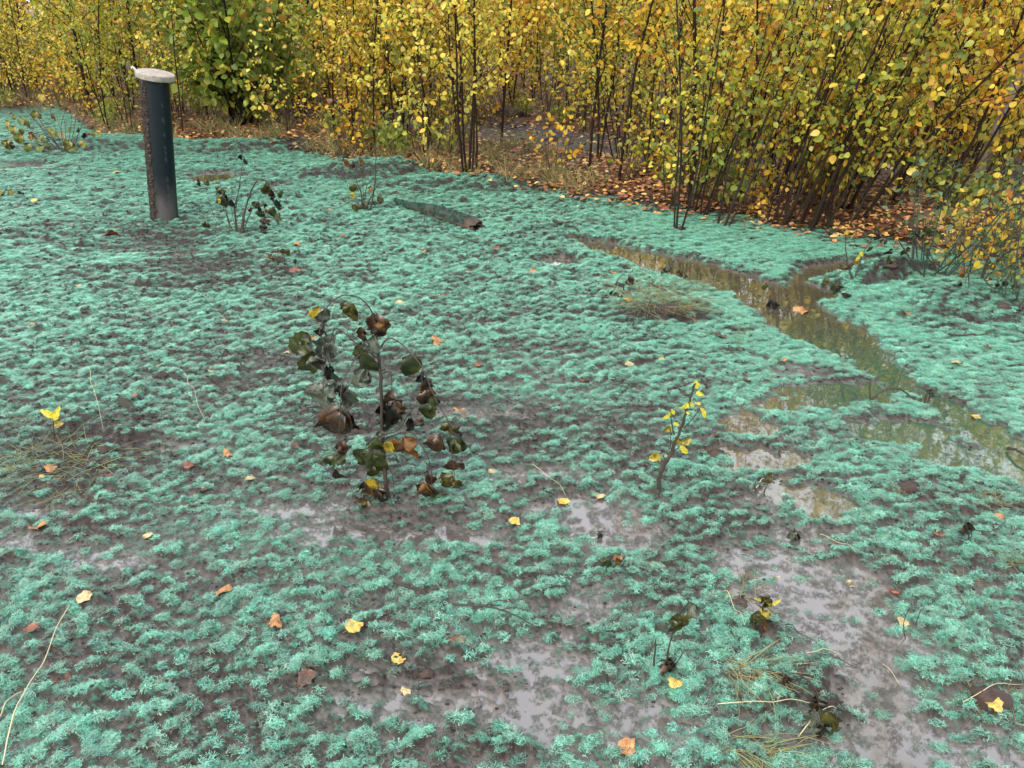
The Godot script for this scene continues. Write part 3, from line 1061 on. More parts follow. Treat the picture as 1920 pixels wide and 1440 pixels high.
func build_thicket() -> void:
	protos = [
		make_tree("birch_sapling", {"h": 3.6, "pal": pal_yellow, "low": 0.2, "own": 40}),
		make_tree("birch_sapling", {"h": 4.2, "pal": pal_gold, "low": 0.22, "own": 40, "reach": 0.26}),
		make_tree("birch_clump", {"h": 3.9, "pal": pal_yellow, "stems": 6, "spread": 0.24, "low": 0.22, "branches": 6.0, "own": 60, "leafy": 0.75}),
		make_tree("birch_sapling", {"h": 3.5, "pal": pal_gold, "stems": 2, "spread": 0.16, "low": 0.2, "own": 40}),
		make_tree("bare_whip", {"h": 2.9, "pal": pal_lime, "stems": 3, "spread": 0.2, "low": 0.2, "branches": 7.0, "leafy": 0.4, "reach": 0.2, "rise": 1.3, "own": 40, "bark": Color(0.024, 0.019, 0.015)}),
		make_tree("birch_sapling", {"h": 2.4, "pal": pal_lime, "stems": 3, "spread": 0.22, "low": 0.16, "leafy": 0.6, "own": 40}),
		make_tree("birch_tree", {"h": 7.0, "pal": pal_yellow, "low": 0.17, "thick": 0.0062, "pale": true, "reach": 0.2, "branches": 8.0, "own": 40}),
		make_tree("birch_sapling", {"h": 4.4, "pal": pal_yellow, "low": 0.18, "reach": 0.2, "branches": 10.0, "own": 40}),
		make_tree("birch_sapling", {"h": 3.8, "pal": pal_lime, "low": 0.2, "stems": 2, "spread": 0.12, "own": 40}),
		make_tree("bare_whip", {"h": 3.2, "pal": pal_yellow, "stems": 4, "spread": 0.16, "low": 0.2, "branches": 6.0, "leafy": 0.4, "reach": 0.16, "rise": 1.5, "own": 40}),
		make_tree("green_bush", {"h": 3.2, "pal": pal_green, "stems": 17, "spread": 0.8, "low": 0.05, "branches": 8.0, "reach": 0.26, "leaf": 0.09, "gap": 0.05, "own": 200, "thick": 0.005, "bark": Color(0.02, 0.016, 0.013)}),
		make_tree("splashed_shrub", {"h": 1.15, "pal": pal_splashed, "stems": 11, "spread": 0.75, "low": 0.12, "branches": 11.0, "reach": 0.3, "gap": 0.2, "leaf": 0.05, "own": 60, "thick": 0.004, "bark": Color(0.045, 0.06, 0.048)}),
		make_tree("birch_tree", {"h": 5.6, "pal": pal_gold, "low": 0.14, "thick": 0.0042, "reach": 0.22, "branches": 8.0, "own": 20}),
		make_tree("birch_tree", {"h": 5.2, "pal": pal_lime, "low": 0.14, "thick": 0.0042, "reach": 0.22, "branches": 8.0, "own": 20}),
		make_tree("birch_sapling", {"h": 3.8, "pal": pal_yellow, "low": 0.06, "leafy": 1.1}),
		make_tree("birch_sapling", {"h": 4.3, "pal": pal_gold, "low": 0.08, "reach": 0.26}),
		make_tree("birch_sapling", {"h": 4.0, "pal": pal_lime, "low": 0.05, "stems": 2, "spread": 0.14}),
		make_tree("birch_sapling", {"h": 4.5, "pal": pal_yellow, "low": 0.1, "stems": 2, "spread": 0.1}),
		make_tree("birch_sapling", {"h": 3.6, "pal": pal_gold, "low": 0.06, "stems": 3, "spread": 0.2, "leafy": 0.8}),
		make_tree("birch_seedling", {"h": 1.5, "pal": pal_yellow, "low": 0.1, "stems": 3, "spread": 0.3, "reach": 0.35}),
		make_tree("birch_seedling", {"h": 1.3, "pal": pal_lime, "low": 0.1, "stems": 4, "spread": 0.35, "reach": 0.35}),
		make_tree("birch_seedling", {"h": 1.7, "pal": pal_gold, "low": 0.1, "stems": 2, "spread": 0.25, "reach": 0.32}),
		make_tree("bare_whip", {"h": 3.0, "pal": pal_yellow, "stems": 5, "spread": 0.2, "low": 0.1, "branches": 6.0, "leafy": 0.35, "reach": 0.16, "rise": 1.5}),
		make_tree("brushwood", {"h": 1.1, "pal": pal_lime, "stems": 7, "spread": 0.4, "low": 0.15, "branches": 9.0, "reach": 0.34, "gap": 0.16, "leaf": 0.05, "bark": Color(0.045, 0.033, 0.024)}),
		make_tree("brushwood", {"h": 0.8, "pal": pal_gold, "stems": 9, "spread": 0.55, "low": 0.1, "branches": 10.0, "reach": 0.36, "gap": 0.15, "leaf": 0.05, "bark": Color(0.06, 0.045, 0.03)}),
		make_tree("brushwood", {"h": 1.5, "pal": pal_yellow, "stems": 6, "spread": 0.3, "low": 0.15, "branches": 8.0, "reach": 0.26, "gap": 0.14, "leaf": 0.05, "bark": Color(0.035, 0.025, 0.018)}),
		make_tree("weed", {"h": 0.42, "pal": pal_green, "stems": 8, "spread": 0.6, "low": 0.2, "branches": 16.0, "reach": 0.3, "gap": 0.05, "leaf": 0.05, "bark": Color(0.06, 0.06, 0.03)}),
	]
	for k in protos.size():
		used.append(false)
	# the row along the edge of the sprayed ground, from left to right
	var row := [
		[10, Vector2(-3.86, -11.748), 0.3, 0, 1.2, "big dense green-leaved bush with black stems right of the standpipe", "bush"],
		[8, Vector2(-2.226, -10.124), 1.0, -1, 0.9, "thin yellow-green birch just right of the big green bush", "birch"],
		[3, Vector2(-1.961, -9.723), 2.0, 0, 0.85, "forked golden birch sapling behind the thin spiky shrub", "birch"],
		[7, Vector2(-1.597, -9.28), 0.5, 1, 0.8, "slim straight birch standing at the bank above the spiky shrub", "birch"],
		[0, Vector2(-1.38, -9.534), 0.0, -2, 1.0, "yellow birch sapling left of the many-stemmed birch clump", "birch"],
		[2, Vector2(-0.442, -8.094), 0.4, 0, 1.0, "many-stemmed birch clump at the edge above the rotten log", "birch clump"],
		[1, Vector2(-0.133, -9.92), 2.5, 3, 1.15, "tall dark-stemmed birch forking right behind the many-stemmed clump", "birch"],
		[7, Vector2(0.821, -8.32), 1.4, 1, 1.0, "straight dark birch between the path clearing and the leaf litter slope", "birch"],
		[1, Vector2(1.059, -7.724), 4.0, 3, 0.95, "crooked birch with orange-gold leaves in the brown leaf litter", "birch"],
		[8, Vector2(0.961, -8.872), 3.1, 1, 1.0, "yellow-green birch in the leaf litter right of the asphalt clearing", "birch"],
		[4, Vector2(1.298, -5.992), 0.0, 4, 0.9, "dark sapling rooted alone in the green mulch, foremost above the runnel", "sapling"],
		[9, Vector2(1.53, -6.623), 0.6, 5, 0.8, "grey-stemmed whip just behind the foremost dark sapling", "sapling"],
		[5, Vector2(1.608, -6.437), 2.2, 12, 1.0, "crooked leaning birch sapling at the edge of brown litter and green mulch", "birch"],
		[4, Vector2(1.702, -6.09), 3.5, 12, 1.0, "dark sapling with a kinked foot standing in the green mulch", "sapling"],
		[3, Vector2(2.004, -6.74), 5.0, 10, 0.95, "forked birch at the mulch edge behind the kinked dark sapling", "birch"],
		[9, Vector2(2.097, -6.123), 1.2, 14, 0.95, "bare leaning whip with a bent foot at the mulch edge", "sapling"],
		[4, Vector2(2.222, -6.123), 4.4, 15, 1.05, "thin dark sapling leaning right next to the bent-footed whip", "sapling"],
		[8, Vector2(2.309, -6.09), 0.2, 16, 1.0, "leaning birch with yellow-green leaves at the mulch edge above the side pool", "birch"],
		[9, Vector2(2.361, -5.992), 2.9, 18, 1.15, "thick dark leaning stems at the mulch edge, longest lean of the row", "sapling"],
		[5, Vector2(2.454, -5.96), 1.9, 14, 0.9, "low leafy birch sapling right of the thick leaning stems", "birch"],
		[3, Vector2(2.836, -6.207), 0.9, 20, 1.0, "forked birch leaning right over the brown litter", "birch"],
		[1, Vector2(3.487, -6.294), 0.2, 16, 0.9, "pair-stemmed golden birch leaning out of the red-brown litter", "birch"],
		[0, Vector2(3.501, -6.207), 1.2, 17, 0.9, "slim leaning birch right beside the pair-stemmed golden birch", "birch"],
		[6, Vector2(4.272, -7.247), 2.0, 9, 1.05, "pale grey-barked older birch at the right side", "birch"],
		[7, Vector2(3.297, -6.701), 2.0, 15, 1.0, "yellow birch leaning right in front of the grey path", "birch"],
		[9, Vector2(2.881, -6.566), 5.2, 17, 1.1, "cluster of bare leaning whips left of the red-brown litter", "sapling"],
		[5, Vector2(-9.499, -15.629), 2.2, 0, 1.2, "yellow-green birch at the far left behind the sprayed ground", "birch"],
		[8, Vector2(-5.688, -11.324), 0.7, 0, 0.8, "yellow-green birch left of the standpipe at the mulch edge", "birch"],
		[5, Vector2(-5.297, -11.122), 3.3, 0, 0.9, "low yellow-green birch just left behind the standpipe", "birch"],
		[0, Vector2(-4.445, -10.832), 1.1, 2, 0.8, "yellow birch between the standpipe and the big green bush", "birch"],
		[11, Vector2(2.592, -4.593), 0.0, 8, 0.8, "green-splashed twiggy shrub on the mound at the right", "shrub"],
		[11, Vector2(3.205, -4.891), 1.4, 24, 0.75, "green-splashed leaning shrub at the right edge behind the mound shrub", "shrub"],
		[11, Vector2(3.605, -5.515), 2.8, 26, 0.85, "green-splashed leaning shrub farthest back at the right edge", "shrub"],
		[11, Vector2(2.879, -4.115), 4.0, 12, 0.62, "low green-splashed shrub at the right edge of the mound", "shrub"],
	]
	row.append([24, Vector2(2.845, -4.474), 0.4, 6, 0.7, "low tangle of bare mulch-greyed twigs over the right end of the mound", "brushwood"])
	row.append([24, Vector2(3.162, -4.623), 1.9, 12, 0.8, "low tangle of bare twigs at the right edge behind the mound", "brushwood"])
	row.append([24, Vector2(2.873, -4.781), 3.3, -6, 0.6, "low tangle of bare twigs between the mound shrub and the right edge", "brushwood"])
	row.append([24, Vector2(3.308, -5.125), 5.0, 20, 0.9, "leaning tangle of bare twigs behind the right mound by the litter", "brushwood"])
	for e in row:
		plant_tree(e[0], e[1], e[2], e[3], e[4], e[5], e[6])
	# the thicket behind: birches too alike to tell apart, thinner in front of the asphalt clearing
	var kinds := [14, 15, 16, 17, 18, 14, 15, 17, 19, 20, 21, 22]
	var placed := []
	var tries := 0
	while placed.size() < 290 and tries < 12000:
		tries += 1
		var az := r(-0.72, 0.74)
		var edge := rim_at(az)
		var rad := edge + 0.5 + pow(rng.randf(), 1.2) * (26.0 - edge)
		var p := Vector2(sin(az), -cos(az)) * rad
		shape(p.x, p.y)
		if on_path < 0.6 or inside > -0.35 or az > 0.42 and inside > -1.6 or absf(az + 0.35) < 0.14 and rad < 13.0:
			continue
		# the clearing that opens on the asphalt
		var clearing := absf(p.x - 0.35 * (-p.y / 11.0)) < 0.9 and p.y > -13.0
		var gap := 0.4 + 0.026 * rad
		var ok := not clearing
		for q in placed:
			if q.distance_to(p) < gap:
				ok = false
				break
		if not ok:
			continue
		if az > 0.12 and rad < 12.0 and rng.randf() < 0.35:
			continue
		placed.append(p)
		var k: int = kinds[rng.randi() % kinds.size()]
		var deep := rad > 13.0
		if deep and rng.randf() < 0.3:
			k = 12 + rng.randi() % 2
		elif az > 0.16 and not deep and rng.randf() < 0.45:
			k = 22
		var lean := r(-3, 5) + smoothstep(0.15, 0.5, az) * 11.0
		var hue: String = {12: "gold", 13: "green-yellow", 14: "yellow", 15: "gold", 16: "green-yellow", 17: "yellow", 18: "orange-gold", 19: "yellow", 20: "green-yellow", 21: "gold", 22: "sparse yellow"}[k]
		var size: String = "low" if k in [19, 20, 21] else "bare-stemmed" if k == 22 else "young"
		var sector: String = "left of the standpipe" if az < -0.46 else "behind the green bush" if az < -0.2 else "behind the log" if az < 0.04 else "behind the path clearing" if az < 0.2 else "above the runnel" if az < 0.38 else "behind the right mound"
		var label := "%s %s birch %s the thicket, %s" % [size, hue, "deep in" if deep else "near the front of", sector]
		plant_tree(k, p, rng.randf() * TAU2, lean, r(0.85, 1.2), label, "birch", "%s %s birches %s %s" % [size, hue, "deep" if deep else "near", sector])
	# twiggy brushwood and weeds round the birch feet
	var spots := []
	tries = 0
	while spots.size() < 210 and tries < 8000:
		tries += 1
		var az := r(-0.66, 0.7)
		var rad := rim_at(az) + 0.12 + pow(rng.randf(), 1.5) * 6.0
		var p := Vector2(sin(az), -cos(az)) * rad
		shape(p.x, p.y)
		if on_path < 0.5 or inside > -0.1 or az > 0.42 and inside > -0.9 or absf(az + 0.35) < 0.13 and rad < 13.0 and rng.randf() < 0.8:
			continue
		var clearing := absf(p.x - 0.35 * (-p.y / 11.0)) < 0.9 and p.y > -11.5
		var ok := not clearing or rng.randf() < 0.12
		for q in spots:
			if q.distance_to(p) < 0.3:
				ok = false
				break
		if not ok:
			continue
		spots.append(p)
		var k: int = [23, 23, 24, 24, 25, 25, 26][rng.randi() % 7]
		var what: String = ["greenish twiggy brushwood", "low brown twiggy brushwood", "tall thin brushwood with few yellow leaves", "low green weed"][k - 23]
		var sector: String = "left of the standpipe" if az < -0.46 else "around the green bush" if az < -0.2 else "behind the log" if az < 0.04 else "beside the path clearing" if az < 0.2 else "above the runnel" if az < 0.38 else "behind the right mound"
		plant_tree(k, p, rng.randf() * TAU2, r(-4, 6) + smoothstep(0.15, 0.5, az) * 12.0, r(0.75, 1.25), "%s at the birch feet, %s" % [what, sector], "weed" if k == 26 else "brushwood", "%s %s" % [what, sector])
	# what is farther off reads as one wood
	var places := []
	var tints := PackedColorArray()
	for k in 20000:
		var az := r(-0.95, 0.95)
		var rad := r(27.0, 44.0)
		var y := pow(rng.randf(), 0.8) * 5.5 * (0.75 + 0.5 * n_lo.get_noise_2d(az * 9.0, 3.0))
		places.append(Transform3D(towards(rvec() + Vector3(0, -0.4, 0), rvec().normalized()).scaled_local(Vector3.ONE * r(0.2, 0.38)), Vector3(sin(az) * rad, y + 0.1, -cos(az) * rad)))
		tints.append(shade(pick(pal_yellow if rng.randf() < 0.6 else pal_lime), 0.9))
	var wood := copies("far_wood", leaf_of("birch", 1), m_leaf, places, tints, self)
	tag(wood, "far-off yellow wood closing the view behind the thicket", "wood")


func build_litter() -> void:
	# fallen leaves, grass and a strip of asphalt on the floor of the thicket
	var places := []
	var tints := PackedColorArray()
	var pal := [[0.36, Color(0.24, 0.09, 0.035)], [0.2, Color(0.4, 0.18, 0.07)], [0.22, Color(0.13, 0.045, 0.02)], [0.12, Color(0.5, 0.34, 0.12)], [0.1, Color(0.55, 0.3, 0.06)]]
	var n := 0
	while n < 52000:
		var az := r(-0.82, 0.82)
		var edge := rim_at(az)
		var rad := edge - 0.25 + pow(rng.randf(), 1.8) * 13.0
		var x := sin(az) * rad
		var z := -cos(az) * rad
		n += 1
		shape(x, z)
		if inside > -0.05 and rng.randf() < 0.9 or on_path < 0.5 and rng.randf() < 0.35:
			continue
		var up := (Vector3.UP + rvec() * 0.55).normalized()
		places.append(Transform3D(towards(Vector3(r(-1, 1), r(-0.2, 0.2), r(-1, 1)), up).scaled_local(Vector3.ONE * r(0.03, 0.065)), Vector3(x, hy + r(0.004, 0.03), z)))
		tints.append(pick(pal))
	tag(copies("leaf_litter", leaf_of("birch", 0), m_litter, places, tints, self), "brown and orange leaf litter covering the floor of the thicket", "leaf litter")
	# grass and low weeds between the stems and along the edge
	var blade := Shape.new()
	for b in 7:
		var d := Vector3(r(-1, 1), r(0.5, 1.6), r(-1, 1)).normalized()
		var pts := grow(Vector3(r(-0.03, 0.03), -0.01, r(-0.03, 0.03)), d, r(0.12, 0.24), 4, 0.15, -0.18)
		blade.tube(pts, PackedFloat32Array([0.0026, 0.0026, 0.002, 0.0014, 0.0005]), 3, PackedColorArray([Color(0.9, 1, 1), Color(1, 1, 1)]))
	places = []
	tints = PackedColorArray()
	for k in 5200:
		var az := r(-0.82, 0.82)
		var rad := rim_at(az) - 0.1 + pow(rng.randf(), 2.0) * 8.0
		var x := sin(az) * rad
		var z := -cos(az) * rad
		shape(x, z)
		var thick := n_patch.get_noise_2d(x * 0.9 + 30.0, z * 0.9)
		if on_path < 0.75 or thick < 0.05 + 0.5 * smoothstep(0.0, 0.25, az) or inside > 0.05:
			continue
		places.append(Transform3D(Basis(Vector3.UP, rng.randf() * TAU2).scaled(Vector3.ONE * r(0.6, 1.5)), Vector3(x, hy, z)))
		tints.append(shade(Color(0.11, 0.13, 0.03).lerp(Color(0.3, 0.24, 0.1), rng.randf()), r(0.7, 1.1)))
	tag(copies("undergrowth_grass", blade.mesh(), m_straw, places, tints, self), "thin green and straw-coloured grass among the birch feet", "grass")
	# asphalt path
	var s := Shape.new()
	var line := PackedVector3Array()
	for p in path_line:
		line.append(Vector3(p.x, 0.034, p.y))
	line = smooth_line(Array(line), 6)
	for k in line.size():
		var d := (line[mini(k + 1, line.size() - 1)] - line[maxi(k - 1, 0)]).normalized()
		var side := d.cross(Vector3.UP)
		for j in 5:
			var u := j / 4.0 * 2.0 - 1.0
			var p := line[k] + side * u * (0.42 + 0.08 * n_mid.get_noise_2d(line[k].x * 0.3, line[k].z * 0.3))
			p.y += 0.012 * (1.0 - u * u) + 0.002
			s.vert(p, Vector3.UP, shade(Color(0.05, 0.044, 0.041), 1.0 + 0.25 * n_lo.get_noise_2d(p.x * 3.0, p.z * 3.0)))
	for k in line.size() - 1:
		for j in 4:
			var a := k * 5 + j
			s.quad(a, a + 1, a + 6, a + 5)
	var path := part("path", s.mesh(), m_asphalt, self)
	path.set_meta("kind", "structure")
	tag(path, "dark wet asphalt path behind the front birches")


# ---------------------------------------------------------------- standpipe and log
func lathe(profile: Array, sides: int, paint: Callable) -> ArrayMesh:
	var s := Shape.new()
	var m := profile.size()
	for k in m:
		var a: Vector2 = profile[maxi(k - 1, 0)]
		var b: Vector2 = profile[mini(k + 1, m - 1)]
		var nn := Vector2(b.y - a.y, a.x - b.x).normalized()
		for i in sides + 1:
			var t := TAU * i / sides
			var p := Vector3(profile[k].x * cos(t), profile[k].y, profile[k].x * sin(t))
			s.vert(p, Vector3(nn.x * cos(t), nn.y, nn.x * sin(t)), paint.call(p))
	for k in m - 1:
		for i in sides:
			var q := k * (sides + 1) + i
			s.quad(q, q + 1, q + sides + 2, q + sides + 1)
	return s.mesh()


func build_pipe() -> void:
	var at: Vector2 = Vector2(-2.879, -6.347)
	var p := thing("standpipe", "black plastic standpipe with a pale round cap rising from the green mulch", "pipe", at)
	p.rotation = Vector3(deg_to_rad(-1.0), 0, deg_to_rad(-6.6))
	var rad := 0.102
	var hgt := 1.11
	var pn := noise(41, 7.0, 4)
	var prof := []
	for k in 60:
		prof.append(Vector2(rad, -0.06 + (hgt + 0.06) * k / 59.0))
	var paint := func(q: Vector3) -> Color:
		var c := Color(0.0075, 0.0095, 0.0125)
		var t := atan2(q.z, q.x)
		# dried mud thrown against the foot, and a faint scuff line along the pipe
		var front := smoothstep(0.35, 0.95, cos(t - 0.95))
		var mud := (1.0 - smoothstep(0.05, 0.4, q.y + 0.1 * pn.get_noise_3d(q.x * 2, q.y, q.z * 2))) * front
		c = c.lerp(Color(0.17, 0.15, 0.145), clampf(mud * 0.4, 0, 1))
		if absf(t - 0.75 + 0.015 * pn.get_noise_2d(q.y * 6.0, 0.0)) < 0.035 and pn.get_noise_2d(q.y * 3.0, 8.0) > -0.2:
			c = c.lerp(Color(0.06, 0.065, 0.075), 0.5)
		var back := smoothstep(1.75, 2.2, (t if t > -1.2 else t + TAU) + 0.5 * pn.get_noise_3d(q.x * 3.0, q.y * 1.5, q.z * 3.0))
		c = c.lerp(Color(0.022, 0.016, 0.013), back * 0.8)
		var low := 1.0 - smoothstep(0.0, 0.06, q.y)
		return c.lerp(Color(0.07, 0.05, 0.04), low * 0.7)
	part("pipe_body", lathe(prof, 48, paint), m_pipe, p)
	# crust of splashed soil on the left side: many small lumps
	var crust := Shape.new()
	for k in 2600:
		var y := rng.randf() * (hgt - 0.05)
		var t := 1.95 + 0.25 * pn.get_noise_2d(y * 2.0, 3.0) + absf(rng.randfn(0.0, 0.75))
		var q := Vector3(cos(t), 0, sin(t))
		var c := Vector3(q.x * rad, y, q.z * rad)
		var sz := r(0.003, 0.0095)
		var col := shade(Color(0.032, 0.022, 0.016) if rng.randf() < 0.85 else Color(0.075, 0.055, 0.042), r(0.6, 1.3))
		crust.box(c, Vector3(sz, sz * r(0.6, 1.6), sz * 0.8), Basis(rvec().normalized(), r(0, 3)), col)
	part("soil_crust", crust.mesh(), m_soil, p).set_meta("kind", "stuff")
	# cap: a shallow lid, wider than the pipe, sitting slightly crooked
	var lid := [Vector2(0.118, -0.045), Vector2(0.150, -0.045), Vector2(0.157, -0.038), Vector2(0.158, 0.012), Vector2(0.154, 0.021), Vector2(0.146, 0.026), Vector2(0.13, 0.0265), Vector2(0.07, 0.0285), Vector2(0.001, 0.03)]
	var lp := func(q: Vector3) -> Color:
		var c := Color(0.32, 0.305, 0.28)
		if q.y < 0.02:
			c = Color(0.36, 0.32, 0.28).lerp(Color(0.2, 0.15, 0.11), clampf(0.25 + 1.1 * pn.get_noise_3d(q.x * 3.0, q.y * 2.0, q.z * 3.0), 0, 1))
		return c
	for q in lid.size():
		lid[q].x *= 0.9
		lid[q].y *= 0.65
	var cap := part("cap", lathe(lid, 48, lp), m_cap, p)
	cap.position = Vector3(0.006, hgt + 0.015, 0)
	cap.rotation = Vector3(deg_to_rad(4), 0, deg_to_rad(-4.5))
	var tab := Shape.new()
	var pts := PackedVector3Array([Vector3(-0.132, 0.0, 0.02), Vector3(-0.15, 0.02, 0.02), Vector3(-0.162, 0.024, 0.02), Vector3(-0.168, 0.012, 0.02)])
	tab.tube(smooth_line(Array(pts)), PackedFloat32Array([0.009, 0.009, 0.009, 0.009, 0.009, 0.009, 0.009, 0.009, 0.009, 0.008, 0.008, 0.007, 0.006]), 6, PackedColorArray([Color(0.55, 0.53, 0.5)]), true)
	part("clip", tab.mesh(), m_cap, cap)


func build_log() -> void:
	var a: Vector2 = Vector2(-1.042, -6.902)
	var b: Vector2 = Vector2(-0.281, -5.96)
	var p := thing("rotten_log", "rotten split log crusted with dark green mulch, lying behind the spiky shrub", "log", a)
	var ab := Vector3(b.x - a.x, 0, b.y - a.y)
	var ln := noise(61, 5.0, 3)
	var s := Shape.new()
	var coat := Shape.new()
	var m := 26
	var sides := 16
	var d := ab.normalized()
	var side := Vector3.UP.cross(d).normalized()
	for k in m:
		var t := k / float(m - 1)
		var w := (0.022 + 0.034 * smoothstep(0.0, 0.6, t)) * (1.0 if t < 0.93 else 1.0 - (t - 0.93) * 2.0)
		for q in sides:
			var th := TAU * q / sides
			var rr := w * (1.0 + 0.6 * ln.get_noise_3d(t * 3.0, cos(th) * 0.6, sin(th) * 0.6)) * (0.8 if sin(th) < 0 else 1.0)
			var o := side * cos(th) * 1.15 + Vector3.UP * sin(th)
			var pos := ab * t + o * rr + Vector3(0, w * 0.7, 0) + d * (r(-0.05, 0.06) if t > 0.94 else 0.0)
			var c := Color(0.032, 0.024, 0.018)
			if t > 0.84:
				c = c.lerp(Color(0.12, 0.065, 0.04), clampf(0.4 + ln.get_noise_2d(th * 2.0, t * 20.0) * 1.5, 0, 1) * smoothstep(0.86, 0.96, t))
			if cos(th) < -0.5 and sin(th) < 0.2 and t > 0.3:
				c = c.lerp(Color(0.11, 0.07, 0.05), 0.6)
			s.vert(pos, o, c)
	for k in m - 1:
		for q in sides:
			var i0 := k * sides + q
			var i1 := k * sides + (q + 1) % sides
			s.quad(i0, i1, i1 + sides, i0 + sides)
	for e in [0, m - 1]:
		var cp := s.vert(ab * (e / float(m - 1)) + Vector3(0, 0.06, 0) - d * (0.03 if e else 0.0), d * (1 if e else -1), Color(0.09, 0.05, 0.03))
		for q in sides:
			s.tri(e * sides + q, e * sides + (q + 1) % sides, cp)
	part("log_body", s.mesh(), m_wood, p)
	var places := []
	var tints := PackedColorArray()
	for k in 2000:
		var t := rng.randf() * 0.92
		var th := r(0.15, PI - 0.15)
		var w := 0.022 + 0.034 * smoothstep(0.0, 0.6, t)
		var o := side * cos(th) * 1.15 + Vector3.UP * sin(th)
		places.append(Transform3D(towards(rvec(), o).scaled(Vector3.ONE * r(0.5, 0.9)), ab * t + o * w * 1.02 + Vector3(0, w * 0.7, 0)))
		var g := r(0.08, 0.36)
		tints.append(Color(g * 0.8, g * 0.8, g * 0.75))
	copies("mulch_crust", fibre_tuft(3), m_fibre, places, tints, p)


# ---------------------------------------------------------------- plants standing in the sprayed ground
func build_plants() -> void:
	var p: Node3D
	p = thing("wilted_sapling", "wilted knee-high sapling with drooping dark leaves in the middle of the green mulch", "sapling", Vector2(-0.444, -2.304))
	stem(p, [Vector3(-0.001, -0.01, 0), Vector3(-0.003, 0.06, 0), Vector3(-0.002, 0.146, 0), Vector3(0, 0.27, 0), Vector3(0.007, 0.453, 0), Vector3(0.009, 0.553, 0), Vector3(0.008, 0.614, 0)], 0.0085, 0.0045, m_bark_dark)
	stem(p, [Vector3(0.007, 0.59, 0), Vector3(0.001, 0.703, 0), Vector3(-0.019, 0.75, 0), Vector3(-0.06, 0.777, 0), Vector3(-0.106, 0.769, 0), Vector3(-0.145, 0.732, 0), Vector3(-0.162, 0.669, 0.06)], 0.003, 0.0012, m_bark_dark)
	stem(p, [Vector3(0.006, 0.559, 0), Vector3(-0.056, 0.607, 0), Vector3(-0.12, 0.665, 0), Vector3(-0.143, 0.62, 0), Vector3(-0.162, 0.552, 0.05), Vector3(-0.166, 0.481, 0.08)], 0.0025, 0.001, m_bark_dark)
	stem(p, [Vector3(0.011, 0.504, 0), Vector3(0.043, 0.509, 0), Vector3(0.041, 0.434, 0)], 0.0025, 0.001, m_bark_dark)
	stem(p, [Vector3(0.012, 0.593, 0), Vector3(0.056, 0.631, 0), Vector3(0.13, 0.581, 0.04), Vector3(0.163, 0.532, 0.06), Vector3(0.2, 0.437, 0.08), Vector3(0.236, 0.36, 0.08), Vector3(0.242, 0.237, 0.08), Vector3(0.247, 0.149, 0.07)], 0.0028, 0.001, m_bark_dark)
	stem(p, [Vector3(0, 0.27, 0), Vector3(0.051, 0.289, 0), Vector3(0.086, 0.338, 0), Vector3(0.139, 0.418, 0)], 0.0028, 0.001, m_bark_dark)
	stem(p, [Vector3(0.002, 0.253, 0), Vector3(0.091, 0.283, 0), Vector3(0.142, 0.249, 0.05), Vector3(0.167, 0.183, 0.06), Vector3(0.165, 0.086, 0.06)], 0.0028, 0.001, m_bark_dark)
	stem(p, [Vector3(0.009, 0.529, 0), Vector3(-0.036, 0.578, 0), Vector3(-0.073, 0.558, 0.05), Vector3(-0.104, 0.493, 0.08), Vector3(-0.115, 0.391, 0.1), Vector3(-0.138, 0.249, 0.1)], 0.0028, 0.001, m_bark_dark)
	stem(p, [Vector3(0, 0.181, 0), Vector3(-0.029, 0.236, 0), Vector3(-0.047, 0.245, 0.05)], 0.0025, 0.001, m_bark_dark)
	stem(p, [Vector3(-0.001, 0.16, 0), Vector3(0.021, 0.11, 0), Vector3(0.024, 0.045, 0)], 0.0025, 0.001, m_bark_dark)
	stem(p, [Vector3(0.026, 0.181, 0), Vector3(0.048, 0.153, 0), Vector3(0.06, 0.099, 0)], 0.0025, 0.001, m_bark_dark)
	stem(p, [Vector3(-0.185, 0.067, 0), Vector3(-0.209, 0.045, 0), Vector3(-0.259, -0.021, 0)], 0.002, 0.0008, m_bark_dark)
	stem(p, [Vector3(0.008, 0.602, 0), Vector3(-0.018, 0.668, 0), Vector3(-0.021, 0.697, 0)], 0.002, 0.001, m_bark_dark)
	wleaf(p, Vector3(-0.179, 0.72, -0.04), Vector3(-0.028, -0.041, 0), "yellow_wilt")
	wleaf(p, Vector3(-0.15, 0.726, -0.008), Vector3(-0.022, -0.053, 0), "coated_wilt")
	wleaf(p, Vector3(-0.152, 0.692, 0.024), Vector3(-0.025, -0.053, 0), "dark_wilt")
	wleaf(p, Vector3(-0.226, 0.613, -0.032), Vector3(-0.067, -0.046, 0), "green_wilt")
	wleaf(p, Vector3(-0.207, 0.569, 0), Vector3(-0.048, -0.062, 0), "green_wilt")
	wleaf(p, Vector3(-0.209, 0.651, 0.032), Vector3(-0.048, -0.018, 0), "green_wilt")
	wleaf(p, Vector3(-0.143, 0.622, -0.024), Vector3(-0.066, -0.067, 0), "coated_wilt")
	wleaf(p, Vector3(-0.147, 0.618, 0.008), Vector3(-0.001, -0.067, 0), "coated_wilt")
	wleaf(p, Vector3(-0.162, 0.593, 0.04), Vector3(-0.029, -0.061, 0), "dark_wilt")
	wleaf(p, Vector3(-0.159, 0.524, -0.016), Vector3(0.011, -0.076, 0), "dark_wilt")
	wleaf(p, Vector3(-0.171, 0.536, 0.016), Vector3(0.018, -0.037, 0), "dark_wilt")
	wleaf(p, Vector3(-0.192, 0.453, -0.04), Vector3(-0.027, -0.118, 0), "coated_wilt")
	wleaf(p, Vector3(-0.15, 0.459, -0.008), Vector3(-0.033, -0.068, 0), "coated_wilt")
